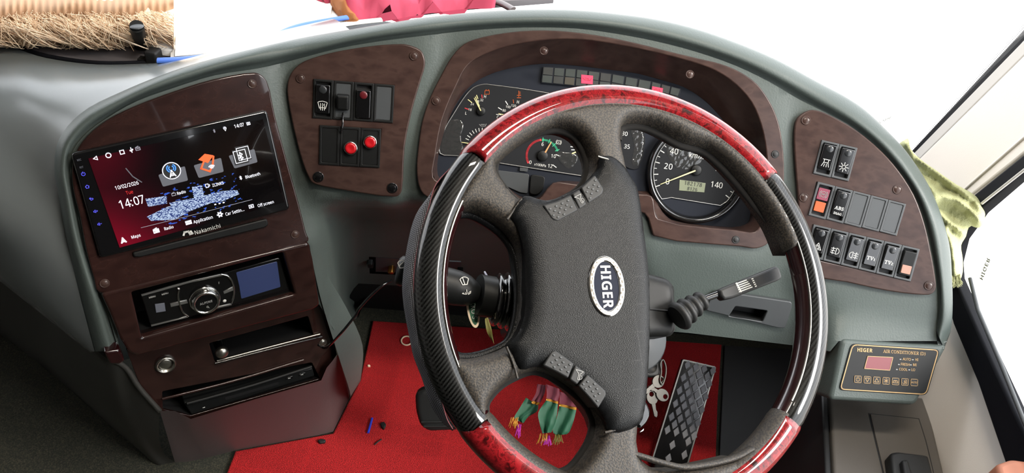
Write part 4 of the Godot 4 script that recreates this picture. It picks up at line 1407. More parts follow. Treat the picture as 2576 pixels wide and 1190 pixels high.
# ---------------------------------------------------------------- lower console
func console_things() -> void:
	var h := 0.006
	var t := thing("lower_console", "dark wood veneer lower console with stereo fascia, lighter socket and two open slots", "console", CON2)
	var st := B()
	var face := P(CON2, [254, 740, 777, 610, 788, 655, 805, 768, 789, 780, 343, 896, 326, 890, 300, 850, 276, 789], h)
	slab(st, rc(face, 0.006), [rc(P(CON2, [331, 737, 712, 636, 742, 741, 357, 850], h), 0.003)], -0.012, h, 0.004)
	fin(st, "stereo_fascia", M.wood_shine, t)
	# the tunnel round the stereo
	st = B()
	var tun := ccw(rc(P(CON2, [331, 737, 712, 636, 742, 741, 357, 850], h), 0.003))
	band(st, tun, -0.06, tun, -0.004, -1.0)
	cap(st, tun, [], -0.06, 1.0)
	fin(st, "stereo_tunnel", M.black, t)
	var hb := -0.018
	var s1 := rc(P(CON2, [526, 864, 775, 795, 789, 844, 541, 911], hb), 0.003)
	var s2 := rc(P(CON2, [408, 985, 784, 912, 805, 953, 480, 1046, 410, 1030], hb), 0.003)
	var board := P(CON2, [318, 880, 345, 880, 780, 770, 806, 768, 832, 818, 848, 892, 822, 930, 812, 958, 640, 1006, 480, 1056, 440, 1038, 400, 1036, 348, 960], hb)
	st = B()
	slab(st, board, [s1, s2], hb - 0.004, hb, 0.001)
	fin(st, "veneer_board", M.wood_shine, t)
	for s in [s1, s2]:
		st = B()
		var w := ccw(s)
		band(st, w, hb - 0.10, w, hb - 0.001, -1.0)
		cap(st, w, [], hb - 0.10, 1.0)
		fin(st, "open_slot", M.black, t, "dark open slot")
	for q in [[[541, 915, 640, 889, 810, 846], 0.0022, M.gloss], [[546, 908, 640, 883, 805, 840], 0.0016, M.steel], [[408, 1004, 600, 955, 764, 905], 0.0022, M.wood_shine], [[470, 1016, 640, 968, 784, 922], 0.003, M.plastic]]:
		st = B()
		tube(st, to3(smooth(P(CON2, q[0], hb + 0.002), 4, false), hb + 0.002), q[1], 8)
		fin(st, "trim_strip", q[2], t)
	cap_screw(t, CON2, 812, 862, hb, M.steel, "cable_plug", 0.007)
	# small wing at the foot of the padded roll
	st = B()
	slab(st, rc(P(CON2, [262, 886, 300, 880, 314, 908, 300, 918, 276, 916], 0.012), 0.003), [], -0.01, 0.012, 0.003)
	fin(st, "end_block", M.wood_plum, t)
	# cigarette lighter and the knob in the slot
	t = thing("lighter_socket", "round metal cigarette lighter socket low on the console", "socket", CON2 * ft(CON2, 416, 915, hb))
	st = B()
	lathe(st, [Vector2(0.0145, 0), Vector2(0.0145, 0.004), Vector2(0.013, 0.006), Vector2(0.0115, 0.0055), Vector2(0.0105, -0.012), Vector2(0.0001, -0.012)], 28)
	fin(st, "ring", M.steel, t)
	st = B()
	lathe(st, [Vector2(0.010, -0.006), Vector2(0.0098, 0.0015), Vector2(0.007, 0.0025), Vector2(0.0001, 0.0028)], 24)
	fin(st, "plug", M.steel, t)
	t = thing("round_knob", "small shiny round knob on a black stalk in the console slot", "knob", CON2 * ft(CON2, 557, 884, hb))
	st = B()
	lathe(st, [Vector2(0.0075, -0.03), Vector2(0.0075, 0.0), Vector2(0.0085, 0.004)], 20)
	fin(st, "stalk", M.gloss, t)
	st = B()
	dome(st, 0.0098, 0.006, Transform3D(Basis(), Vector3(0, 0, 0.004)), 20, 0.004)
	fin(st, "button", M.steel, t)
	# second player in the lowest slot
	var fr := sub(CON2, 640, 985, 469, 1008, 784, 921, hb)
	t = thing("disc_player", "black slot-loading disc player in the lowest console slot", "disc player", fr)
	st = B()
	slab(st, rc(P(fr, [462, 1014, 786, 926, 792, 946, 482, 1044], 0.0), 0.003), [], -0.07, 0.0, 0.002)
	fin(st, "front", M.plastic, t)
	st = B()
	slab(st, rc(P(fr, [566, 1000, 700, 961, 702, 967, 568, 1007], 0.0006), 0.001), [], 0.0, 0.0006)
	fin(st, "disc_slot", M.black, t)
	for q in [[728, 951], [760, 942]]:
		st = B()
		slab(st, rrect(0.012, 0.004, 0.001, 2, l2(fr, q[0], q[1], 0.001)), [], 0.0, 0.001, 0.0004)
		fin(st, "key", M.gloss, t)
		line_part(t, "key_mark", M.print, [PackedVector2Array([l2(fr, q[0] - 3, q[1] + 1, 0.001), l2(fr, q[0] + 2, q[1], 0.001)])], 0.0009, 0.0014)
	line_part(t, "key_mark", M.print, [P(fr, [511, 1026, 515, 1025], 0.001)], 0.0012, 0.0008)
	stereo()
	# slim lighter panel beside the wheel and its cable
	var ks := sub(KNL, 1045, 670, 935, 655, 1140, 665, -0.003)
	t = thing("accessory_strip", "narrow silver panel with a brass lighter left of the steering column", "panel", ks)
	st = B()
	slab(st, rrect(0.105, 0.030, 0.004), [], -0.012, -0.004, 0.001)
	fin(st, "backing", M.black, t)
	st = B()
	slab(st, P(ks, [945, 648, 1160, 660, 1160, 690, 945, 684], -0.001), [], -0.004, -0.001, 0.0004)
	fin(st, "silver_plate", M.plastic_grey, t)
	for q in [[932, 660], [1158, 678]]:
		st = B()
		box(st, Vector3(l2(ks, q[0], q[1]).x, l2(ks, q[0], q[1]).y, 0.004), Vector3(0.012, 0.020, 0.012), 0.003)
		fin(st, "end_clip", M.plastic, t)
	var lx := Transform3D(Basis(), Vector3(l2(ks, 985, 672).x, l2(ks, 985, 672).y, 0))
	st = B()
	lathe(st, [Vector2(0.0066, -0.003), Vector2(0.0066, 0.013), Vector2(0.0056, 0.0145), Vector2(0.0001, 0.0145)], 24, lx)
	for k in 14:
		var a := TAU * k / 14
		box(st, lx * Vector3(cos(a) * 0.0066, sin(a) * 0.0066, 0.006), Vector3(0.0008, 0.0008, 0.012))
	fin(st, "brass_lighter", M.brass, t, "ribbed brass lighter knob")
	t = tag_cable()

func tag_cable() -> Node3D:
	var st := B()
	var pts := PackedVector3Array([CON2 * (hit(CON2, 800, 868, -0.006)), CON2 * hit(CON2, 822, 874, 0.012), at(858, 838, 1.17), at(893, 795, 1.165), at(905, 775, 1.16), at(935, 742, 1.15), at(965, 716, 1.15), at(985, 706, 1.165)])
	tube(st, smooth3(pts, 6), 0.0021, 8)
	var o := fin(st, "black_cable", M.gloss)
	tag(o, "thin black cable running from the console to the lighter panel", "cable")
	return null

func stereo() -> void:
	var fr := sub(CON2, 535, 730, 353, 743, 704, 648, -0.006)
	var t := thing("car_stereo", "black car stereo with a chrome centre dial in the console fascia", "car stereo", fr)
	var st := B()
	slab(st, rc(inset(ccw(P(fr, [352, 743, 706, 646, 732, 735, 379, 826], 0.0)), 0.001), 0.003), [], -0.05, 0.0, 0.002)
	fin(st, "front", M.gloss, t)
	st = B()
	var a := P(fr, [594, 686, 697, 658, 706, 722, 607, 752, 602, 720], 0.0008)
	slab(st, rc(a, 0.002), [], -0.002, 0.0008, 0.0004)
	fin(st, "display", M.stereo_lcd, t, "dim blue display")
	var q := l2(fr, 515, 753, 0.0)
	var x := Transform3D(Basis(), Vector3(q.x, q.y, 0))
	st = B()
	lathe(st, [Vector2(0.0215, 0), Vector2(0.0215, 0.002), Vector2(0.0205, 0.0028), Vector2(0.0195, 0.002)], 40, x)
	fin(st, "outer_ring", M.chrome, t)
	st = B()
	lathe(st, [Vector2(0.0192, 0), Vector2(0.0192, 0.010), Vector2(0.0178, 0.012), Vector2(0.0158, 0.0118), Vector2(0.0150, 0.0100)], 40, x)
	fin(st, "dial", M.chrome, t)
	st = B()
	lathe(st, [Vector2(0.0151, 0.0100), Vector2(0.010, 0.0104), Vector2(0.0001, 0.0106)], 32, x)
	fin(st, "dial_face", M.gloss, t)
	text(t, "ALPINE", 0.0036, Transform3D(Basis(), Vector3(q.x, q.y + 0.001, 0.0106)), M.print_grey, "maker_lettering", "Droid Sans", true)
	line_part(t, "search_icon", M.print, [arc(q.x + 0.0004, q.y - 0.0068, 0.0012, 0, 360, 10), PackedVector2Array([Vector2(q.x + 0.0012, q.y - 0.0078), Vector2(q.x + 0.0024, q.y - 0.0092)])], 0.0005, 0.0110)
	# chrome wings
	for e in [[[355, 741, 430, 720, 482, 706, 556, 690, 560, 694, 482, 711, 357, 746]], [[380, 818, 450, 802, 470, 795, 474, 799, 381, 822]], [[530, 776, 582, 764, 583, 768, 532, 780]], [[428, 764, 470, 755, 473, 763, 430, 773]], [[562, 734, 585, 722, 587, 731, 564, 740]]]:
		st = B()
		slab(st, P(fr, e[0], 0.0015), [], -0.001, 0.0015, 0.0006)
		fin(st, "chrome_strip", M.silver, t)
	st = B()
	tube(st, to3(smooth(P(fr, [556, 690, 572, 694, 583, 706, 588, 722, 588, 745, 582, 764], 0.001), 4, false), 0.001), 0.0014, 8)
	fin(st, "chrome_arc", M.chrome, t)
	st = B()
	tube(st, to3(smooth(P(fr, [450, 727, 448, 745, 452, 765, 460, 785, 474, 796], 0.001), 4, false), 0.001), 0.0014, 8)
	fin(st, "chrome_arc", M.chrome, t)
	st = B()
	slab(st, P(fr, [390, 766, 414, 763, 417, 783, 393, 787], 0.0012), [], 0, 0.0012, 0.0004)
	fin(st, "square_key", M.ui_grey, t, "pale square key")
	st = B()
	dome(st, 0.0026, 0.0016, Transform3D(Basis(), Vector3(l2(fr, 565, 757).x, l2(fr, 565, 757).y, 0)))
	fin(st, "round_key", M.print, t)
	text(t, "F", 0.0034, ft(fr, 551, 712, 0.001), M.print_grey, "key_letter")
	for e in [[383, 747], [415, 739]]: text(t, "MENU", 0.0013, ft(fr, e[0], e[1], 0.001), M.print, "key_letter")

# ---------------------------------------------------------------- switches
func icon_lines(kind: String) -> Array:
	match kind:
		"defrost": return [V([-4, 3, -3, 3.6, 0, 4.2, 3, 3.6, 4, 3, 2.6, -2, 1, -1.4, -1, -1.4, -2.6, -2, -4, 3]), V([-1.8, 2, -1.4, 1, -1.8, 0, -1.6, -3.4]), V([0, 2.2, 0.4, 1, 0, 0, 0, -3.6]), V([1.8, 2, 1.4, 1, 1.8, 0, 1.6, -3.4])]
		"dome": return [V([-3.2, 3.5, 3.2, 3.5]), V([-2, 3.5, -2, 0.5, 2, 0.5, 2, 3.5]), V([-2, 0.5, -3.4, -3.2]), V([2, 0.5, 3.4, -3.2]), V([-0.9, -1, -1.2, -3.4]), V([0.9, -1, 1.2, -3.4])]
		"sun": return [arc(0, 0, 1.7, 0, 360, 16), V([2.6, 0, 4.4, 0]), V([-2.6, 0, -4.4, 0]), V([0, 2.6, 0, 4.4]), V([0, -2.6, 0, -4.4]), V([1.9, 1.9, 3.1, 3.1]), V([-1.9, 1.9, -3.1, 3.1]), V([1.9, -1.9, 3.1, -3.1]), V([-1.9, -1.9, -3.1, -3.1])]
		"hazard": return [V([-3.8, -2.6, 0, 3.8, 3.8, -2.6, -3.8, -2.6]), V([-1.8, -1.4, 0, 1.6, 1.8, -1.4, -1.8, -1.4])]
		"fog_front": return [V([0.6, 3, 0.6, -3]), arc(0.6, 0, 3, -90, 90, 10), V([-4.2, 2, -0.6, 2.4]), V([-4.2, 0, -0.6, 0]), V([-4.2, -2, -0.6, -2.4]), V([-2.6, 3.2, -2.2, 1, -2.8, -1, -2.3, -3.2])]
		"fog_rear": return [V([-0.6, 3, -0.6, -3]), arc(-0.6, 0, 3, 90, 270, 10), V([4.2, 2, 0.6, 2]), V([4.2, 0, 0.6, 0]), V([4.2, -2, 0.6, -2]), V([2.6, 3.2, 2.2, 1, 2.8, -1, 2.3, -3.2])]
	return []

func module(fr: Transform3D, q: Array, called: String, label: String, cat: String, group: String, o := {}) -> Node3D:
	var h := 0.004
	var cx: float = (q[0] + q[2] + q[4] + q[6]) / 4.0
	var cy: float = (q[1] + q[3] + q[5] + q[7]) / 4.0
	var x := sub(fr, cx, cy, q[0], q[1], q[2], q[3], h)
	var t := thing(called, label, cat, x, group)
	var a := P(x, q)
	var w := (a[0].distance_to(a[1]) + a[3].distance_to(a[2])) / 2.0
	var hh := (a[0].distance_to(a[3]) + a[1].distance_to(a[2])) / 2.0
	var kind: String = o.get("kind", "rocker")
	var st := B()
	var outer := rrect(w * 0.985, hh * 0.985, 0.0008, 2)
	var fm: Material = o.get("frame", M.plastic)
	var hole := rrect(w * 0.74, hh * 0.86, 0.001, 2)
	slab(st, outer, [hole], -0.006, 0.0022, 0.0007)
	fin(st, "frame", fm, t)
	if kind == "blank" or kind == "button" or kind == "toggle":
		st = B()
		slab(st, rrect(w * 0.735, hh * 0.855, 0.001, 2), [], -0.004, 0.0012, 0.0004)
		fin(st, "blank_plate", o.get("plate", M.plastic), t)
	else:
		st = B()
		slab(st, rrect(w * 0.74, hh * 0.86, 0.001, 2), [], -0.006, -0.004)
		fin(st, "well", M.black, t)
	if kind == "rocker":
		var n := Node3D.new()
		st = B()
		var tilt: float = o.get("tilt", 7.0)
		var rx := Transform3D(Basis(Vector3(1, 0, 0), deg_to_rad(tilt)), Vector3(0, hh * o.get("up", 0.035), 0.0058))
		n.free()
		slab(st, rrect(w * 0.70, hh * 0.72, 0.0016, 3), [], -0.010, 0.0, 0.0013)
		var rk := fin(st, "rocker", o.get("rocker", M.gloss), t)
		rk.transform = rx
		if o.get("lens", true):
			st = B()
			dome(st, w * 0.20, 0.0016, Transform3D(Basis(), Vector3(0, hh * 0.24, -0.0001)), 16)
			fin(st, "lens", o.get("lensm", M.lens_cap), rk)
		if o.has("icon"):
			var ls := []
			for p in icon_lines(o.icon): ls.append(mm(p, w * 0.058))
			line_part(rk, "symbol", M.print, ls, w * 0.03, 0.0003, Transform3D(Basis(), Vector3(0, -hh * 0.17, 0)))
		if o.has("text"):
			var yy := -hh * 0.14
			if o.text[0] is String:
				text(rk, o.text[0], 0.0052, Transform3D(Basis(), Vector3(-0.0015, yy, 0)), M.print, "lettering", "Droid Serif", true)
				text(rk, o.text[1], 0.0036, Transform3D(Basis(), Vector3(0.0049, yy - 0.0007, 0)), M.print, "lettering", "Droid Serif", true)
			else: for s in o.text:
				text(rk, s[0], s[1], Transform3D(Basis(), Vector3(0, yy, 0)), M.print, "lettering", "Droid Serif", true)
				yy -= s[1] * 1.7
	return t

func row_quads(tl: Vector2, tr: Vector2, br: Vector2, bl: Vector2, n: int) -> Array:
	var r := []
	for i in n:
		var a := tl.lerp(tr, float(i) / n); var b := tl.lerp(tr, float(i + 1) / n)
		var c := bl.lerp(br, float(i + 1) / n); var d := bl.lerp(br, float(i) / n)
		r.append([a.x, a.y, b.x, b.y, c.x, c.y, d.x, d.y])
	return r

func switches() -> void:
	# left panel, upper row
	var q := row_quads(Vector2(788, 197.6), Vector2(993.2, 214), Vector2(988.4, 310), Vector2(786.9, 298), 4)
	var g := "switches in the upper row of the left switch panel"
	module(SWP, q[0], "rocker_switch", "black rocker switch with a windscreen defrost symbol", "switch", g, {"icon": "defrost", "up": 0.0, "tilt": 4.0})
	var t := module(SWP, q[1], "toggle_switch", "grey switch with a short shiny toggle and a black wire hanging from it", "switch", g, {"kind": "toggle", "plate": M.plastic_grey})
	var st := B()
	slab(st, rrect(0.0172, 0.0215, 0.002, 3), [], 0.0, 0.010, 0.003, Transform3D(Basis(Vector3(1, 0, 0), deg_to_rad(14)), Vector3(0, -0.001, 0.001)))
	fin(st, "toggle", M.plastic, t)
	st = B()
	var x: Transform3D = t.transform
	tube(st, smooth3(PackedVector3Array([hit(x, 863, 283, 0.006), hit(x, 862, 296, 0.005), hit(x, 862, 312, 0.006), hit(x, 859, 326, 0.006), hit(x, 858, 334, 0.003)]), 5), 0.0016, 8)
	fin(st, "wire", M.gloss, t)
	module(SWP, q[2], "rocker_switch", "black rocker switch with a small red lens at its top", "switch", g, {"up": -0.06, "tilt": 3.0, "lensm": M.red_lens})
	module(SWP, q[3], "blank_cover", "grey blank cover at the right end of the upper row of the left switch panel", "cover", g, {"kind": "blank", "plate": M.plastic_grey})
	q = row_quads(Vector2(804.6, 314), Vector2(959.5, 324), Vector2(955, 423), Vector2(801.7, 414.6), 3)
	g = "modules in the lower row of the left switch panel"
	module(SWP, q[0], "blank_cover", "dark blank cover left of the two red push buttons", "cover", g, {"kind": "blank"})
	var k := 0
	for e in [[882, 373, "lower"], [931, 358, "upper"]]:
		t = module(SWP, q[k + 1], "push_button", "%s of two round red push buttons with silver rims" % e[2], "button", g, {"kind": "button"})
		x = t.transform
		var p := l2(x, e[0], e[1], 0.004)
		st = B()
		lathe(st, [Vector2(0.0098, 0.001), Vector2(0.0098, 0.0045), Vector2(0.0088, 0.006), Vector2(0.0078, 0.0055), Vector2(0.0076, 0.003)], 32, Transform3D(Basis(), Vector3(p.x, p.y, 0)))
		fin(st, "rim", M.chrome, t)
		st = B()
		lathe(st, [Vector2(0.0076, 0.003), Vector2(0.0076, 0.0085), Vector2(0.0066, 0.0098), Vector2(0.004, 0.0092), Vector2(0.0001, 0.0088)], 32, Transform3D(Basis(), Vector3(p.x, p.y, 0)))
		fin(st, "red_button", M.red_plastic, t, "glossy red button")
		k += 1
	# right panel
	g = "switches in the right hand panel"
	q = row_quads(Vector2(2065.3, 351.2), Vector2(2156, 371.6), Vector2(2134.7, 456.9), Vector2(2044.8, 437.4), 2)
	module(RIT, q[0], "rocker_switch", "black rocker switch with a ceiling lamp symbol", "switch", g, {"icon": "dome", "frame": M.plastic_grey})
	module(RIT, q[1], "rocker_switch", "black rocker switch with a shining lamp symbol of rays", "switch", g, {"icon": "sun", "frame": M.plastic_grey})
	q = row_quads(Vector2(2053, 455.5), Vector2(2276.2, 512.2), Vector2(2257, 594), Vector2(2034.9, 543), 5)
	t = module(RIT, q[0], "warning_lamp", "warning lamp pair with a pink brake field above an orange field", "warning lamp", g, {"kind": "lamp", "frame": M.plastic_grey})
	st = B()
	slab(st, rrect(0.0165, 0.0175, 0.001, 2, Vector2(0, 0.0095)), [], -0.004, 0.001, 0.0004)
	fin(st, "pink_field", M.pink_lens, t)
	line_part(t, "brake_symbol", M.print_grey, [arc(0, 0.0095, 0.0042, 0, 360, 18), arc(0, 0.0095, 0.006, 130, 230, 6), arc(0, 0.0095, 0.006, -50, 50, 6)], 0.0006, 0.0014)
	text(t, "ABS", 0.0026, Transform3D(Basis(), Vector3(0, 0.0095, 0.0012)), M.print_grey, "lettering")
	st = B()
	slab(st, rrect(0.0150, 0.0150, 0.001, 2, Vector2(0, -0.0095)), [], -0.004, 0.001, 0.0004)
	fin(st, "orange_field", M.orange, t)
	module(RIT, q[1], "rocker_switch", "black rocker switch lettered ABS DIAG", "switch", g, {"text": [["ABS", 0.0048], ["DIAG", 0.0032]], "frame": M.plastic_grey})
	for i in 3:
		module(RIT, q[i + 2], "blank_cover", ["grey blank cover next to the ABS DIAG switch", "grey blank cover between two others in the middle row", "grey blank cover at the right end of the middle row"][i], "cover", "blank covers of the right panel", {"kind": "blank", "plate": M.plastic_grey, "frame": M.plastic_grey})
	q = row_quads(Vector2(2044, 563), Vector2(2311.6, 625.6), Vector2(2291, 709.6), Vector2(2026, 645), 6)
	var names := ["hazard triangle", "front fog lamp", "rear fog lamp"]
	var icons := ["hazard", "fog_front", "fog_rear"]
	for i in 3: module(RIT, q[i], "rocker_switch", "black rocker switch with a %s symbol" % names[i], "switch", g, {"icon": icons[i], "frame": M.plastic_grey})
	module(RIT, q[3], "rocker_switch", "black rocker switch lettered TV1", "switch", g, {"text": ["TV", "1"], "frame": M.plastic_grey})
	module(RIT, q[4], "rocker_switch", "black rocker switch lettered TV2", "switch", g, {"text": ["TV", "2"], "frame": M.plastic_grey})
	t = module(RIT, q[5], "rocker_switch", "grey rocker switch with a peach field and no lettering", "switch", g, {"rocker": M.plastic, "frame": M.plastic_grey, "lens": false, "up": 0.0, "tilt": 5.0})
	st = B()
	slab(st, rrect(0.0135, 0.0125, 0.001, 2, Vector2(0, -0.009)), [], 0.004, 0.0068, 0.0005)
	fin(st, "peach_field", M.peach, t)
	line_part(t, "key_slot", M.black, [V([-0.005, 0.013, 0.004, 0.013, 0.004, 0.009, -0.004, 0.009])], 0.0016, 0.0046)

# ---------------------------------------------------------------- air conditioner
func air_unit() -> void:
	var fr := sub(ACP, 2240, 930, 2146, 866, 2363, 880)
	var t := thing("air_conditioner_panel", "dark air conditioner control panel with gold lettering below the right switch panel", "control panel", fr)
	var st := B()
	slab(st, rc(P(fr, [2119, 852, 2200, 858, 2300, 866, 2386, 868, 2304, 1020, 2086, 1006], 0.0), 0.008), [], -0.12, 0.0, 0.006)
	fin(st, "housing", M.grey, t, "grey grained housing")
	var z := 0.0016
	st = B()
	slab(st, rc(P(fr, [2142, 864, 2366, 879, 2332, 995, 2110, 982], z), 0.008), [], -0.001, z, 0.0006)
	fin(st, "black_face", M.plastic, t)
	st = B()
	var ring := rc(P(fr, [2145.5, 867, 2361, 881, 2329, 992, 2114, 979], z), 0.007)
	var cl := ring.duplicate()
	cl.append(ring[0])
	line_part(t, "gold_line", M.gold, [cl], 0.0013, z + 0.0002)
	text(t, "HIGER", 0.0056, ft(fr, 2175, 881, z), M.gold, "maker_lettering", "Droid Sans", true, 1.0)
	text(t, "AIR CONDITIONER (D)", 0.0044, ft(fr, 2275, 887, z), M.gold, "lettering", "Droid Serif", false, 1.0)
	st = B()
	slab(st, P(fr, [2182.5, 896, 2245.5, 899, 2237.5, 931.5, 2174, 927], z + 0.0006), [], z - 0.001, z + 0.0006, 0.0003)
	fin(st, "red_display", M.ac_red, t, "dull red display")
	st = B()
	var dq := P(fr, [2182.5, 896, 2245.5, 899, 2237.5, 931.5, 2174, 927, 2182.5, 896], z)
	line_part(t, "display_line", M.gold, [dq], 0.0008, z + 0.0009)
	for e in [["AUTO", 2281, 904], ["FRESH", 2277, 917], ["COOL", 2272, 929.5], ["HI", 2306, 905], ["MI", 2301, 918], ["LO", 2297, 930.5]]:
		text(t, e[0], 0.0036, ft(fr, e[1], e[2], z), M.gold, "mode_lettering")
		var c := l2(fr, e[1] - (16 if e[0].length() > 2 else 10), e[2], z)
		line_part(t, "mode_lamp", M.print_grey, [PackedVector2Array([c - Vector2(0.0006, 0), c + Vector2(0.0006, 0)])], 0.0014, z + 0.0003)
	for i in 7:
		var px := 2157.5 + i * 23.6
		var py := 954.0 + i * 1.35
		var c := l2(fr, px, py, z)
		st = B()
		slab(st, rrect(0.0112, 0.0106, 0.0015, 3, c), [], z - 0.001, z + 0.0006, 0.0004)
		var b := fin(st, "key", M.black, t)
		var o := rrect(0.0104, 0.0098, 0.0014, 3, c)
		o.append(o[0])
		line_part(b, "key_outline", M.gold, [o], 0.0005, z + 0.0009)
		var s := 0.001
		var ls := []
		match i:
			0: ls = [arc(0, 0, 2.2, 125, 415, 12), V([0, 0.4, 0, 2.8])]
			1: ls = [V([-2.6, 2, 2.6, 2, 0, -2.4, -2.6, 2])]
			2: ls = [V([-2.6, -2, 2.6, -2, 0, 2.4, -2.6, -2])]
			3: ls = [V([0, -2.8, 0, 2.8]), V([-2.4, -1.4, 2.4, 1.4]), V([-2.4, 1.4, 2.4, -1.4])]
			4: ls = [V([-3, -1, -2, 1, 2, 1, 3, -1]), V([-3, -1.6, 3, -1.6]), V([-1, 0, 1, 0])]
			5: ls = [arc(1, 1, 1.4, 0, 270, 8), arc(-1, -1, 1.4, 180, 450, 8), arc(1, -1, 1.4, -90, 180, 8)]
		var lines := []
		for p in ls:
			var r := mm(p, s * 1.25)
			for j in r.size(): r[j] += c
			lines.append(r)
		if i < 6: line_part(b, "key_symbol", M.gold, lines, 0.0006, z + 0.0009)
		else: text(b, "AUTO", 0.0026, Transform3D(Basis(), Vector3(c.x, c.y, z + 0.0006)), M.gold, "key_symbol")

const RC := 0.2125
const RT := 0.0175

func wang(px: float, py: float) -> float:
	return rad_to_deg(l2(WHL, px, py, 0.0).angle())

# a shell over the rim from angle a0 to a1, covering the section from p0 to p1 (0 outward, 90 towards the driver)
func sleeve(a0: float, a1: float, p0: float, p1: float, r: float, slant := 0.0) -> SurfaceTool:
	var st := B()
	var n := maxi(6, int(absf(a1 - a0) / 2.0))
	var rows := []
	for i in n + 1:
		var row := PackedVector3Array()
		for j in 17:
			var f := j / 16.0
			var ph := deg_to_rad(lerpf(p0, p1, f))
			var a := deg_to_rad(lerpf(a0, a1, float(i) / n) + slant * (f - 0.5) * (1.0 if i == 0 else (-1.0 if i == n else 0.0)))
			# edges turn down into the rim
			var rr := r - (0.0012 if j == 0 or j == 16 or i == 0 or i == n else 0.0)
			var d := RC + rr * cos(ph)
			row.append(Vector3(cos(a) * d, sin(a) * d, rr * sin(ph)))
		rows.append(row)
	loft(st, rows)
	return st

func rim_line(a0: float, a1: float, ph: float, r: float, w: float) -> SurfaceTool:
	var st := B()
	var pts := PackedVector3Array()
	var n := int(absf(a1 - a0) / 2.0) + 2
	for i in n + 1:
		var a := deg_to_rad(lerpf(a0, a1, float(i) / n))
		var d := RC + r * cos(deg_to_rad(ph))
		pts.append(Vector3(cos(a) * d, sin(a) * d, r * sin(deg_to_rad(ph))))
	tube(st, pts, w, 8)
	return st

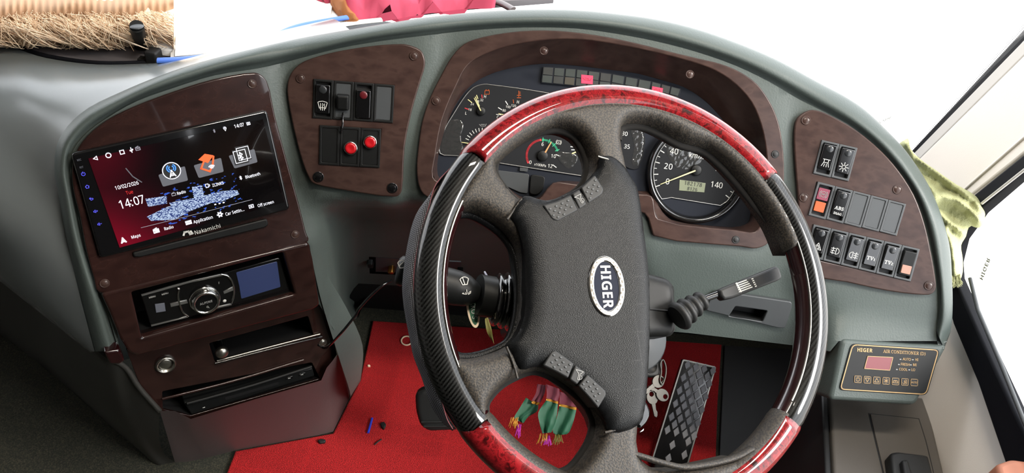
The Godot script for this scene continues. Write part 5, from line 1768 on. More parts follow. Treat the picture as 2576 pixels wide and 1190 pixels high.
func steering_wheel() -> void:
	var t := thing("steering_wheel", "large steering wheel with red burl and carbon rim and black leather hub", "steering wheel", WHL)
	var st := B()
	var rows := []
	for i in 121:
		var a := TAU * i / 120.0
		var row := PackedVector3Array()
		for j in 20:
			var ph := TAU * j / 20.0
			var d := RC + (RT - 0.001) * cos(ph)
			row.append(Vector3(cos(a) * d, sin(a) * d, (RT - 0.001) * sin(ph)))
		rows.append(row)
	loft(st, rows, true)
	fin(st, "rim", M.wood_plum, t, "plum coloured glossy wood rim under the wraps")
	# angles of the joints
	var tl := wang(1152, 395)
	var tr := wang(1950, 450)
	var bl := wang(1176, 1062)
	var br := wang(2002, 1062)
	if bl < 0: bl += 360
	var brr := br + 360.0
	fin(sleeve(tr, tl, -110, 120, RT + 0.0012, 8.0), "red_insert", M.burl, t, "red burl wood insert on the upper rim")
	fin(sleeve(bl, brr, -110, 120, RT + 0.0012, 8.0), "red_insert", M.burl, t, "red burl wood insert on the lower rim")
	fin(sleeve(tl - 2.0, bl + 2.0, -110, 124, RT + 0.0004), "carbon_wrap", M.carbon, t, "black carbon weave wrap")
	fin(sleeve(br - 2.0, tr + 2.0, -110, 122, RT + 0.0004), "carbon_wrap", M.carbon, t, "black carbon weave wrap")
	fin(sleeve(tr + 1.0, tl - 1.0, 112, 225, RT + 0.0004), "leather_wrap", M.worn, t, "worn leather on the inner side of the upper rim")
	fin(sleeve(bl + 1.0, brr - 1.0, 112, 225, RT + 0.0004), "leather_wrap", M.worn, t, "worn leather on the inner side of the lower rim")
	fin(rim_line(tl + 6.0, bl - 6.0, 126, RT - 0.0004, 0.0013), "chrome_seam", M.steel, t)
	fin(rim_line(br + 3.0, tr - 4.0, 125, RT - 0.0004, 0.0011), "chrome_seam", M.steel, t)
	# spokes: one body between rim and hub, with the four openings
	var circ := PackedVector2Array()
	for i in 96: circ.append(Vector2.from_angle(TAU * i / 96.0) * 0.2115)
	var o1 := smooth(P(WHL, [1258, 407, 1276, 386, 1334, 349, 1382, 331, 1411, 331, 1442, 346, 1461, 373, 1473, 408, 1469, 443, 1450, 470, 1407, 495, 1365, 513, 1310, 499, 1272, 458, 1256, 431]), 3)
	var o2 := smooth(P(WHL, [1128, 548, 1155, 534, 1181, 532, 1210, 543, 1260, 576, 1290, 614, 1304, 660, 1309, 736, 1304, 799, 1290, 850, 1273, 871, 1210, 896, 1164, 902, 1137, 891, 1122, 872]), 3)
	var o3 := smooth(P(WHL, [1233, 1022, 1245, 1000, 1270, 975, 1301, 957, 1342, 942, 1367, 946, 1404, 965, 1444, 995, 1476, 1028, 1491, 1068, 1485, 1100, 1466, 1134, 1441, 1165, 1416, 1180, 1382, 1181, 1342, 1162, 1295, 1125, 1264, 1094, 1242, 1065]), 3)
	# left opening runs out past the rim's inner edge so that the bare rim shows there
	var o2x := PackedVector2Array()
	for a in range(int(wang(1128, 548)), int(wang(1122, 872) + (360 if wang(1122, 872) < 0 else 0)) + 1, 4): o2x.append(Vector2.from_angle(deg_to_rad(a)) * 0.23)
	o2x.append_array(P(WHL, [1150, 860, 1150, 560]))
	var u2: Array = Geometry2D.merge_polygons(mm(ccw(o2), 1000), mm(ccw(o2x), 1000))
	var o4 := smooth(P(WHL, [1592, 480, 1582, 455, 1566, 400, 1558, 343, 1567, 314, 1617, 309, 1663, 326, 1721, 357, 1776, 372, 1816, 404, 1866, 458, 1909, 513, 1945, 569, 1972, 634]), 3, false)
	for a in range(int(wang(1992, 645)), int(wang(1849, 1135)) - 1, -4): o4.append(Vector2.from_angle(deg_to_rad(a)) * 0.23)
	o4.append_array(smooth(P(WHL, [1842, 1148, 1733, 1172, 1650, 1180, 1606, 1150, 1600, 1066, 1612, 1000, 1610, 800, 1600, 560]), 2, false))
	st = B()
	pillow(st, circ, [inset(ccw(o1), -0.0035), mm(u2[0], 0.001), inset(ccw(o3), -0.003), o4], -0.022, -0.003, 0.020, 0.013, 0.0045)
	fin(st, "spokes", M.worn, t, "worn brown-grey leather spokes and inner rim")
	# furry lining
	for o in [o1, o3]:
		st = B()
		tube(st, to3(inset(ccw(o), -0.004), -0.006), 0.0048, 10, true)
		fin(st, "opening_lining", M.pile, t)
	st = B()
	tube(st, to3(smooth(P(WHL, [1130, 552, 1155, 537, 1181, 535, 1210, 546, 1260, 580, 1290, 618, 1304, 662, 1309, 736, 1304, 799, 1290, 848, 1272, 868, 1210, 893, 1164, 898, 1140, 888]), 3, false), -0.008), 0.0048, 10)
	fin(st, "opening_lining", M.leather, t)
	st = B()
	tube(st, to3(smooth(P(WHL, [1561, 346, 1568, 315, 1617, 310, 1663, 327, 1721, 358, 1776, 373, 1816, 405, 1866, 459, 1909, 515, 1938, 556]), 3, false), -0.009), smooth_r([0.005, 0.005, 0.005, 0.005, 0.005, 0.005, 0.005, 0.0045, 0.003, 0.001], 3), 10)
	fin(st, "opening_lining", M.pile, t)
	# bottom cover of the hub
	st = B()
	slab(st, ell(0.036, 0.06, 32, Vector2(-0.012, 0.0)), [], -0.065, -0.02, 0.01)
	fin(st, "hub_underside", M.black, t)
	# hub pad
	var hp := smooth(P(WHL, [1311, 501, 1366, 512, 1420, 494, 1460, 470, 1495, 430, 1500, 404, 1529, 402, 1558, 424, 1578, 454, 1592, 480, 1602, 533, 1606, 568, 1617, 652, 1623, 736, 1623, 820, 1621, 900, 1617, 960, 1611, 1022, 1598, 1066, 1524, 1087, 1508, 1052, 1476, 1008, 1444, 976, 1404, 946, 1367, 930, 1342, 924, 1302, 930, 1280, 884, 1276, 868, 1294, 845, 1311, 799, 1315, 715, 1312, 652, 1302, 600, 1288, 566, 1276, 550], 0.006), 3)
	st = B()
	pillow(st, hp, [], -0.040, 0.0172, 0.007, 0.022, 0.004)
	fin(st, "hub_pad", M.leather, t, "black pebbled leather airbag pad")
	# seams where the spoke leather meets the pad
	for e in [[1312, 500, 1298, 520, 1276, 552], [1274, 872, 1290, 910, 1302, 952], [1504, 394, 1535, 404, 1562, 423, 1583, 456], [1522, 1088, 1560, 1078, 1600, 1064]]:
		st = B()
		var hs := 0.0205 if e[0] == 1504 else 0.0185
		tube(st, to3(smooth(P(WHL, e, hs), 4, false), hs), 0.0013, 8)
		fin(st, "seam", M.worn if e[0] != 1504 else M.steel, t)
	# horn keys
	horn_keys(t, [[1364, 515, 1388, 552, 1402, 558, 1456, 529, 1437, 488, 1400, 505], [1438, 487, 1457, 528, 1478, 514, 1458, 474], [1460, 472, 1480, 513, 1515, 490, 1521, 476, 1499, 441, 1494, 440]], Vector2(1457, 505), 20.0)
	horn_keys(t, [[1364, 920, 1386, 884, 1398, 879, 1446, 914, 1430, 954, 1398, 936], [1447, 915, 1431, 955, 1452, 970, 1476, 938], [1478, 939, 1453, 971, 1480, 1000, 1505, 1030, 1527, 994, 1525, 982]], Vector2(1452, 945), -25.0)
	# emblem
	var zc := 0.0238
	var ef := WHL.affine_inverse() * sub(WHL, 1525, 720, 1518, 640, 1531, 800, zc)
	var em := Node3D.new(); em.name = "emblem"; t.add_child(em, true)
	em.transform = ef
	var rx := l2(WHL, 1525, 643, zc).distance_to(l2(WHL, 1525, 797, zc)) / 2.0
	var ry := l2(WHL, 1479, 720, zc).distance_to(l2(WHL, 1571, 720, zc)) / 2.0
	st = B()
	slab(st, ell(rx, ry, 48), [ell(rx - 0.0065, ry - 0.0065, 48)], -0.006, 0.0022, 0.0016)
	fin(st, "chrome_ring", M.chrome, em)
	st = B()
	for i in 44:
		var a := TAU * i / 44.0
		var rr := 0.0045 if i % 2 == 0 else 0.0028
		var c := Vector2(cos(a) * (rx - rr), sin(a) * (ry - rr))
		var d := Vector2(-sin(a) * rx, cos(a) * ry).normalized() * 0.0017
		strokes(st, [PackedVector2Array([c - d, c + d])], 0.0014, 0.0024)
	tag(fin(st, "ring_checks", M.steel, em), "", "", "", "stuff")
	st = B()
	slab(st, ell(rx - 0.0064, ry - 0.0064, 48), [], -0.006, 0.0008, 0.0)
	fin(st, "blue_oval", M.navy, em)
	text(em, "HIGER", 0.0108, Transform3D(Basis(), Vector3(0, 0, 0.0009)), M.print, "emblem_lettering", "Droid Sans", true, 0.98)
	# loose woven back of the wheel cover, slack on the left
	var inn := P(WHL, [1150, 408, 1097, 463, 1081, 518, 1060, 589, 1045, 660, 1041, 715, 1045, 757, 1055, 820, 1060, 867, 1072, 898, 1094, 944, 1110, 1006, 1122, 1052, 1136, 1078], 0.0)
	var outp := P(WHL, [1146, 420, 1088, 484, 1046, 540, 1024, 619, 1012, 711, 1014, 760, 1020, 800, 1030, 850, 1040, 897, 1062, 954, 1081, 1013, 1104, 1052, 1120, 1070, 1138, 1084], -0.012)
	var i3 := smooth3(to3(inn, 0.004), 4)
	var p3 := smooth3(to3(outp, -0.012), 4)
	rows = []
	for j in 10:
		var f := j / 7.0
		var row := PackedVector3Array()
		for k in i3.size():
			var w := i3[k].lerp(p3[k], minf(f, 1.0))
			w += Vector3(0, 0, sin(PI * minf(f, 1.0)) * 0.006)
			w += Vector3(0, 0, sin(k * 1.9) * 0.0006 * sin(PI * minf(f, 1.0)))
			if j > 7: w = p3[k].lerp(Vector3(i3[k].x, i3[k].y, -0.02), (j - 7) / 2.0 * 0.8)
			row.append(w)
		rows.append(row)
	st = B()
	loft(st, rows)
	fin(st, "slack_cover", M.mesh_cloth, t, "slack woven grey back of the wheel cover")
	st = B()
	var th := PackedVector3Array()
	for k in i3.size(): th.append(i3[k].lerp(p3[k], 0.08) + Vector3(0, 0, 0.002))
	tube(st, th, 0.0005, 6)
	fin(st, "stitching", M.thread, t)
	# leather thong hanging from the lower spoke
	st = B()
	tube(st, smooth3(to3(P(WHL, [1566, 1128, 1584, 1139, 1620, 1150, 1665, 1164, 1720, 1175, 1790, 1166, 1850, 1150, 1890, 1128], 0.010), 0.010), 5), 0.0062, 10, false, 0.5)
	fin(st, "leather_strap", M.worn, t)

func horn_keys(t: Node3D, polys: Array, mid: Vector2, turn: float) -> void:
	var z := 0.0250
	var k := Node3D.new(); k.name = "horn_key"; t.add_child(k, true)
	for i in 3:
		var st := B()
		slab(st, rc(inset(ccw(P(WHL, polys[i], z)), 0.0004), 0.0022), [], -0.004, z, 0.0016)
		fin(st, "key_section", M.rubber, k)
	var st := B()
	for i in [0, 2]:
		var p := ccw(P(WHL, polys[i], z))
		var lo := p[0]; var hi := p[0]
		for q in p:
			lo = lo.min(q); hi = hi.max(q)
		var ang := deg_to_rad(turn)
		for u in range(-8, 9):
			for v in range(-8, 9):
				if (u + v) % 2: continue
				var q := (lo + hi) / 2.0 + Vector2(u * 0.0036, v * 0.0036).rotated(ang)
				if Geometry2D.is_point_in_polygon(q, inset(p, 0.0032)):
					slab(st, PackedVector2Array([q + Vector2(0.0016, 0).rotated(ang), q + Vector2(0, 0.0012).rotated(ang), q - Vector2(0.0016, 0).rotated(ang), q - Vector2(0, 0.0012).rotated(ang)]), [], z, z + 0.0009, 0.0004)
	tag(fin(st, "grip_studs", M.plastic_grey, k), "", "", "", "stuff")
	var c := l2(WHL, mid.x, mid.y, z)
	line_part(k, "horn_symbol", M.print_grey, [V([-0.0034, -0.003, -0.0034, -0.0012, 0.002, -0.001, 0.0052, 0.003, 0.0056, -0.0052, 0.002, -0.0022, -0.0034, -0.003]), arc(-0.0008, -0.0034, 0.0018, 180, 360, 8)], 0.0006, 0.0004, Transform3D(Basis(Vector3(0, 0, 1), deg_to_rad(turn + 90)), Vector3(c.x, c.y, z)))

# a stretch of cloth between two edges given by pixels and depths
func cloth(st: SurfaceTool, le: Array, ri: Array, d: Array, wave := 0.004, n := 9) -> void:
	var a := PackedVector3Array()
	var b := PackedVector3Array()
	for i in le.size():
		a.append(at(le[i][0], le[i][1], d[i]))
		b.append(at(ri[i][0], ri[i][1], d[i]))
	a = smooth3(a, 4)
	b = smooth3(b, 4)
	var rows := []
	for k in a.size():
		var row := PackedVector3Array()
		for j in n:
			var f := float(j) / (n - 1)
			var v := (EYE - a[k]).normalized()
			row.append(a[k].lerp(b[k], f) + v * wave * (sin(f * 9.0 + k * 0.25) + 0.6 * sin(f * 17.0 + k * 0.5)))
		rows.append(row)
	loft(st, rows)

func kpx(a: Array) -> Array:
	var r := []
	for q in a: r.append([1000 + q[0] / 3.2167, 820 + q[1] / 3.2167])
	return r

func column_things() -> void:
	# column cover
	var t := thing("steering_column", "dark plastic steering column cover behind the wheel hub", "steering column", WHL)
	var h := -0.075
	var st := B()
	pillow(st, rc(P(WHL, [1300, 705, 1450, 668, 1622, 682, 1684, 698, 1702, 716, 1707, 826, 1696, 844, 1624, 847, 1450, 852, 1310, 830], h), 0.006), [], -0.17, h - 0.008, 0.008, 0.012, 0.005)
	fin(st, "cover", M.plastic, t)
	st = B()
	tube(st, to3(P(WHL, [1620, 776, 1660, 780, 1704, 785], h + 0.0005), h + 0.0005), 0.0012, 6)
	fin(st, "seam", M.black, t)
	st = B()
	var c := l2(WHL, 1590, 850, -0.13)
	lathe(st, [Vector2(0.043, -0.30), Vector2(0.043, -0.125), Vector2(0.040, -0.12), Vector2(0.0001, -0.12)], 32, Transform3D(Basis(), Vector3(c.x, c.y, 0.0)))
	fin(st, "lock_housing", M.plastic_grey, t)
	st = B()
	lathe(st, [Vector2(0.016, -0.065), Vector2(0.016, -0.01)], 24)
	fin(st, "shaft", M.black, t)
	# left stalk
	var hl := -0.055
	t = thing("wiper_stalk", "black wiper stalk with white symbols left of the steering wheel hub", "stalk", WHL)
	st = B()
	var pts := PackedVector3Array([hit(WHL, 1204, 740, hl), hit(WHL, 1192, 737, hl), hit(WHL, 1176, 733, hl), hit(WHL, 1150, 725, hl), hit(WHL, 1110, 715, hl), hit(WHL, 1060, 700, hl), hit(WHL, 1030, 688, hl)])
	tube(st, smooth3(pts, 4), smooth_r([0.0085, 0.0125, 0.0165, 0.019, 0.0195, 0.0175, 0.014], 4), 20)
	fin(st, "handle", M.plastic, t)
	st = B()
	tube(st, PackedVector3Array([hit(WHL, 1034, 688, hl), hit(WHL, 1018, 683, hl), hit(WHL, 1004, 679, hl), hit(WHL, 999, 678, hl)]), PackedFloat32Array([0.012, 0.0165, 0.0155, 0.012]), 20)
	fin(st, "end_cap", M.plastic, t)
	line_part(t, "end_symbol", M.print, [arc(0, 0, 0.004, 20, 160, 6), V([-0.0038, 0.0014, -0.002, -0.004, 0.002, -0.004, 0.0038, 0.0014]), V([-0.003, -0.002, 0.003, 0.003])], 0.0009, 0.0175, ft(WHL, 1006, 672, hl))
	st = B()
	tube(st, PackedVector3Array([hit(WHL, 1202, 742, hl - 0.004), hit(WHL, 1240, 748, hl - 0.006)]), 0.0225, 24)
	fin(st, "collar", M.plastic, t)
	st = B()
	var bp := PackedVector3Array()
	var br := PackedFloat32Array()
	for i in 25:
		bp.append(hit(WHL, 1238 + i * 3.2, 752 + i * 0.4, hl - 0.008))
		br.append(0.0225 + 0.006 * absf(sin(i * PI / 6.0)) + i * 0.0003)
	tube(st, bp, br, 24)
	fin(st, "bellows", M.gloss, t)
	for q in [["R", 1112, 691, 0.0062], ["L", 1109, 713, 0.0062], ["J", 1174, 734, 0.004]]: text(t, q[0], q[3], ft(WHL, q[1], q[2], hl + 0.0175) * Transform3D(Basis(), Vector3(0, 0, 0.001)), M.print)
	line_part(t, "wiper_symbol", M.print, [V([-0.0045, 0.0016, -0.0024, -0.004, 0.0024, -0.004, 0.0045, 0.0016]), arc(0, -0.0012, 0.0053, 32, 148, 8), V([0, -0.004, -0.0016, 0.0034])], 0.0008, 0.0195, ft(WHL, 1160, 714, hl))
	line_part(t, "wiper_symbol", M.print, [V([-0.003, 0, 0, 0.0024, 0.0006, -0.001, -0.003, 0]), V([0.0032, -0.0014, 0.0056, -0.0002, 0.0062, 0.0018, 0.004, 0.0006, 0.0032, -0.0014])], 0.0006, 0.0168, ft(WHL, 1163, 744, hl))
	# paper tag round the stalk
	var tf := sub(WHL, 1190, 776, 1192, 750, 1200, 806, hl - 0.01)
	t = thing("paper_tag", "small oval green and white paper tag hanging from the wiper stalk", "tag", tf)
	st = B()
	slab(st, ell(0.021, 0.0068, 26), [], -0.0005, 0.0004)
	fin(st, "paper", M.hair, t)
	st = B()
	slab(st, ell(0.018, 0.0046, 26), [], -0.0005, 0.0007)
	fin(st, "green_band", M.green_cloth, t)
	text(t, "AKKO S", 0.0052, Transform3D(Basis(), Vector3(0, 0, 0.0008)), M.print)
	# dry leaf and thread
	st = B()
	cloth(st, [[1220, 802], [1221, 815], [1226, 838], [1241, 862]], [[1227, 798], [1233, 815], [1238, 835], [1243, 866]], [1.0, 0.995, 0.99, 0.99], 0.0008, 5)
	tag(fin(st, "dry_leaf", M.leaf), "narrow yellowish dry leaf hanging under the wiper stalk", "leaf")
	st = B()
	tube(st, smooth3(PackedVector3Array([at(1219, 684, 0.90), at(1224, 693, 0.895), at(1226, 700, 0.895), at(1234, 713, 0.89), at(1242, 711, 0.89), at(1250, 702, 0.885)]), 4), 0.0013, 6)
	tag(fin(st, "orange_thread", M.ui_line), "short frayed thread caught on the collar of the wiper stalk", "thread")
	# right stalk
	var hr := -0.06
	t = thing("brake_stalk", "black paddle stalk with white bar symbols right of the steering wheel hub", "stalk", WHL)
	st = B()
	bp = PackedVector3Array()
	br = PackedFloat32Array()
	for i in 25:
		var f := i / 24.0
		bp.append(hit(WHL, lerpf(1702, 1772, f), lerpf(800, 751, f), hr))
		br.append(lerpf(0.0145, 0.0065, f) + 0.0045 * absf(sin(i * PI / 6.0)))
	tube(st, bp, br, 22)
	fin(st, "bellows", M.rubber, t, "ribbed grey rubber boot")
	st = B()
	tube(st, PackedVector3Array([hit(WHL, 1762, 756, hr), hit(WHL, 1815, 736, hr + 0.004)]), 0.004, 12)
	fin(st, "rod", M.gloss, t)
	var pf := WHL.affine_inverse() * sub(WHL, 1888, 712, 1812, 741, 1962, 686, hr + 0.006)
	var pn := WHL * pf
	st = B()
	var pad := rc(P(pn, [1810, 728, 1835, 717, 1953, 669, 1962, 674, 1969, 698, 1960, 705, 1845, 750, 1823, 754, 1815, 746], 0.006), 0.003)
	slab(st, pad, [], -0.006, 0.006, 0.003, pf, true)
	fin(st, "paddle", M.rubber, t)
	var ls := []
	for i in 5:
		var a := l2(pn, 1856 + i * 2.0 - 4, 714 + i * 5.0, 0.0064)
		ls.append(PackedVector2Array([a, a + Vector2(0.0145 + i * 0.0009, 0)]))
	var st2 := B()
	for i in 5: strokes(st2, [ls[i]], 0.0012, 0.0064, pf)
	ls = [P(pn, [1853, 713, 1864, 733], 0.0064)]
	strokes(st2, ls, 0.0018, 0.0064, pf)
	tag(fin(st2, "bar_symbol", M.print, t), "", "", "", "stuff")
	st2 = B()
	for i in 5:
		var a := l2(pn, 1891.5 + i * 2.2, 702 + i * 4.6, 0.0064)
		strokes(st2, [PackedVector2Array([a, a + Vector2(0.0014, 0)])], 0.0012, 0.0064, pf)
	tag(fin(st2, "dot_symbol", M.print, t), "", "", "", "stuff")
	# ignition keys
	var kf := sub(WHL, 1635, 985, 1600, 985, 1680, 985, -0.13)
	t = thing("key_bunch", "bunch of keys with a black ignition key hanging beside the column", "keys", kf)
	st = B()
	slab(st, rc(P(kf, [1617, 898, 1640, 894, 1664, 900, 1665, 930, 1654, 950, 1618, 948], 0), 0.006), [], -0.008, 0.004, 0.003)
	fin(st, "key_head", M.rubber, t)
	st = B()
	var kc := l2(kf, 1633, 922)
	lathe(st, [Vector2(0.0085, 0.0038), Vector2(0.0085, 0.0052), Vector2(0.0078, 0.0052), Vector2(0.0074, 0.0044), Vector2(0.0001, 0.0046)], 24, Transform3D(Basis(), Vector3(kc.x, kc.y, 0)))
	fin(st, "key_button", M.plastic, t)
	st = B()
	tube(st, to3(smooth(P(kf, [1662, 906, 1669, 922, 1668, 948, 1660, 968, 1655, 960, 1658, 935, 1656, 915]), 4), 0.006), 0.0011, 8, true)
	fin(st, "split_ring", M.key_metal, t)
	for e in [[1652, 960, 1618, 990, 0.004], [1664, 994, 1632, 974, 0.002], [1640, 1000, 1650, 1046, 0.0]]:
		var ka := l2(kf, e[0], e[1])
		var kb := l2(kf, e[2], e[3])
		var kd := (kb - ka).normalized()
		var kn := Vector2(-kd.y, kd.x)
		st = B()
		slab(st, ell(0.0085, 0.0075, 22, ka, kd.angle()), [ell(0.0028, 0.0028, 12, ka - kd * 0.004)], e[4] - 0.001, e[4] + 0.0012, 0.0005, NO, true)
		slab(st, PackedVector2Array([ka + kd * 0.006 - kn * 0.0026, kb - kn * 0.0026, kb + kd * 0.002, kb + kn * 0.0016, kb - kd * 0.004 + kn * 0.0026, kb - kd * 0.007 + kn * 0.0015, ka + kd * 0.006 + kn * 0.0026]), [], e[4] - 0.0009, e[4] + 0.0011, 0.0003, NO, true)
		fin(st, "metal_key", M.key_metal, t)
	st = B()
	slab(st, rc(P(kf, [1606, 1000, 1628, 1010, 1640, 1040, 1628, 1066, 1612, 1080, 1598, 1064]), 0.005), [], -0.010, -0.001, 0.003)
	fin(st, "black_fob", M.gloss, t)
	st = B()
	slab(st, P(kf, [1610, 1088, 1621, 1078, 1620, 1084]), [], -0.004, -0.001, 0.0004)
	fin(st, "key_tip", M.chrome, t)
	# knotted scarf under the column
	t = thing("scarf", "green and maroon scarf ends with gold bands hanging below the steering wheel hub", "scarf", NO)
	var parts := [
		[[[1130, 470], [1120, 540], [1085, 605]], [[1200, 480], [1190, 545], [1155, 622]], [0.97, 0.965, 0.96], M.maroon_cloth, "maroon_cloth"],
		[[[1085, 605], [1088, 628]], [[1155, 622], [1140, 642]], [0.96, 0.96], M.gold_thread, "gold_band"],
		[[[1040, 580], [985, 670], [945, 745], [1000, 780]], [[1140, 642], [1130, 690], [1060, 735], [1020, 786]], [0.965, 0.96, 0.955, 0.955], M.green_cloth, "green_cloth"],
		[[[1200, 470], [1208, 540], [1205, 585]], [[1310, 510], [1310, 560], [1300, 612]], [0.965, 0.96, 0.955], M.maroon_cloth, "maroon_cloth"],
		[[[1205, 585], [1203, 602]], [[1300, 612], [1298, 632]], [0.955, 0.955], M.gold_thread, "gold_band"],
		[[[1203, 602], [1140, 700], [1150, 790], [1172, 870]], [[1298, 632], [1290, 720], [1275, 790], [1245, 862]], [0.955, 0.95, 0.945, 0.945], M.green_cloth, "green_cloth"],
		[[[1310, 530], [1312, 590], [1310, 630]], [[1400, 560], [1448, 620], [1448, 660]], [0.97, 0.965, 0.96], M.maroon_cloth, "maroon_cloth"],
		[[[1310, 630], [1308, 648]], [[1448, 660], [1446, 682]], [0.96, 0.96], M.gold_thread, "gold_band"],
		[[[1308, 648], [1290, 740], [1255, 850], [1290, 886]], [[1446, 682], [1428, 760], [1395, 850], [1370, 876]], [0.96, 0.955, 0.95, 0.95], M.green_cloth, "green_cloth"]]
	for e in parts:
		st = B()
		cloth(st, kpx(e[0]), kpx(e[1]), e[2], 0.0016, 9)
		fin(st, e[4], e[3], t)
	var rg := RandomNumberGenerator.new()
	rg.seed = 12
	for grp in [[[950, 745, 60, 90], M.gold_thread, "gold_fringe"], [[985, 800, 30, 110], M.purple_thread, "purple_fringe"], [[1180, 870, 60, 90], M.gold_thread, "gold_fringe"], [[1210, 890, 50, 80], M.purple_thread, "purple_fringe"], [[1300, 880, 60, 80], M.leaf, "fringe"]]:
		st = B()
		for i in 14:
			var p: Array = grp[0]
			var x: float = p[0] + rg.randf_range(-0.5, 0.5) * p[2]
			var y: float = p[1] + rg.randf_range(-6, 10)
			var dx := rg.randf_range(-35, 20)
			var q := kpx([[x, y], [x + dx * 0.4, y + p[3] * 0.4], [x + dx, y + p[3] * rg.randf_range(0.6, 1.0)]])
			tube(st, smooth3(PackedVector3Array([at(q[0][0], q[0][1], 0.95), at(q[1][0], q[1][1], 0.945), at(q[2][0], q[2][1], 0.945)]), 3), 0.0005, 5)
		tag(fin(st, grp[2], grp[1], t), "", "", "", "stuff")

func smooth_r(a: Array, k: int) -> PackedFloat32Array:
	var r := PackedFloat32Array()
	for i in a.size() - 1:
		for j in k: r.append(lerpf(a[i], a[i + 1], float(j) / k))
	r.append(a[-1])
	return r

# point of the ray through a pixel at a height
func aty(px: float, py: float, y: float) -> Vector3:
	var r := ray(px, py)
	return EYE + r * ((y - EYE.y) / r.y)

func flat(y: float) -> Transform3D:
	return Transform3D(Basis(Vector3(1, 0, 0), Vector3(0, 0, -1), Vector3(0, 1, 0)), Vector3(0, y, 0))

func floor_things() -> void:
	# bulkhead ahead of the carpet
	var a := aty(930, 806, 0)
	var b := aty(1820, 866, 0)
	var st := B()
	slab(st, PackedVector2Array([Vector2(a.x - 0.3, -a.z + 0.0), Vector2(b.x + 0.3, -b.z + 0.06), Vector2(b.x + 0.3, -b.z + 0.10), Vector2(a.x - 0.3, -a.z + 0.05)]), [], 0.0, 0.40, 0.0, FLO)
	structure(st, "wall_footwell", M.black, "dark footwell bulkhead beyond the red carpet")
	st = B()
	slab(st, P(FLO, [938, 806, 1380, 836, 1816, 866, 1806, 1010, 1796, 1330, 420, 1330, 560, 1215, 592, 1134, 838, 1089, 878, 1008, 906, 955], 0.008), [], 0.0, 0.008, 0.003, FLO)
	tag(fin(st, "red_carpet", M.red_carpet), "bright red carpet on the driver's floor under the steering wheel", "carpet")
	st = B()
	slab(st, P(FLO, [1822, 868, 2110, 885, 2120, 1330, 1802, 1330], 0.006), [], 0.0, 0.006, 0.002, FLO)
	tag(fin(st, "rubber_mat", M.black), "black rubber mat between the red carpet and the side console", "mat")
	# accelerator
	var p1 := aty(1684, 1166, 0.04)
	var p2 := aty(1759, 912, 0.17)
	var ey := (p2 - p1).normalized()
	var ex := Vector3(0.97, 0.0, 0.05)
	ex = (ex - ey * ex.dot(ey)).normalized()
	var fr := Transform3D(Basis(ex, ey, ex.cross(ey)), (p1 + p2) / 2.0)
	var t := thing("accelerator_pedal", "long metal pedal plate with diamond tread on the red carpet", "pedal", fr)
	st = B()
	slab(st, rc(P(fr, [1717, 903, 1802, 923, 1729, 1178, 1638, 1158]), 0.004), [], -0.012, 0.0, 0.002, NO, true)
	fin(st, "plate", M.gloss, t)
	st = B()
	slab(st, rc(P(fr, [1717, 903, 1802, 923, 1729, 1178, 1638, 1158]), 0.004), [rc(inset(ccw(P(fr, [1717, 903, 1802, 923, 1729, 1178, 1638, 1158])), 0.0035), 0.003)], -0.002, 0.0016, 0.0006)
	fin(st, "plate_edge", M.steel, t)
	var tl := l2(fr, 1717, 903); var tr := l2(fr, 1802, 923); var bl := l2(fr, 1638, 1158); var br := l2(fr, 1729, 1178)
	var dm := B()
	var w := tl.distance_to(tr)
	slab(dm, PackedVector2Array([Vector2(-w * 0.095, 0), Vector2(0, -w * 0.15), Vector2(w * 0.095, 0), Vector2(0, w * 0.15)]), [], -0.001, 0.0024, 0.0008)
	dm.generate_normals()
	var dmesh := dm.commit()
	for r in 15:
		for c in 4:
			var u := (c + (0.72 if r % 2 == 0 else 0.28)) / 4.0
			var v := (r + 0.7) / 15.5
			if u < 0.1 or u > 0.93: continue
			if v > 0.72 and (r * 3 + c * 5) % 7 < 5: continue
			var q := tl.lerp(tr, u).lerp(bl.lerp(br, u), v)
			var o := MeshInstance3D.new()
			o.name = "tread_stud"
			o.mesh = dmesh
			o.material_override = M.tread
			o.transform = Transform3D(Basis(Vector3(0, 0, 1), deg_to_rad(-3)), Vector3(q.x, q.y, 0))
			t.add_child(o, true)
	st = B()
	tube(st, PackedVector3Array([Vector3(0, 0.09, -0.012), Vector3(0, 0.09, -0.06), Vector3(0, 0.06, -0.10)]), 0.012, 10)
	fin(st, "arm", M.black, t)
	st = B()
	box(st, Vector3(0, -0.115, -0.028), Vector3(0.05, 0.03, 0.04), 0.004)
	fin(st, "heel_hinge", M.black, t)
	# pedal left of the column
	p1 = aty(1085, 1080, 0.13)
	p2 = aty(1085, 985, 0.19)
	ey = (p2 - p1).normalized()
	ex = (Vector3(1, 0, 0) - ey * ey.x).normalized()
	fr = Transform3D(Basis(ex, ey, ex.cross(ey)), (p1 + p2) / 2.0)
	t = thing("brake_pedal", "black rubber pedal pad standing over the carpet left of the steering wheel", "pedal", fr)
	st = B()
	pillow(st, rc(P(fr, [1044, 992, 1062, 981, 1150, 984, 1165, 1030, 1160, 1082, 1078, 1086, 1056, 1070, 1046, 1034]), 0.007), [], -0.02, -0.004, 0.006, 0.008, 0.004)
	fin(st, "pad", M.rubber, t)
	st = B()
	for q in [[1060, 1062, 1158, 1060], [1066, 1073, 1158, 1072]]: tube(st, to3(P(fr, q, 0.003), 0.003), 0.0022, 8)
	tag(fin(st, "grip_ribs", M.rubber, t), "", "", "", "stuff")
	st = B()
	tube(st, smooth3(PackedVector3Array([Vector3(0.02, 0.0, -0.02), Vector3(0.02, 0.03, -0.09), Vector3(0.02, 0.07, -0.15)]), 5), 0.010, 10)
	fin(st, "arm", M.black, t)
	# bits on the carpet
	st = B()
	var c0 := aty(1023, 857, 0.010)
	var pts := PackedVector3Array()
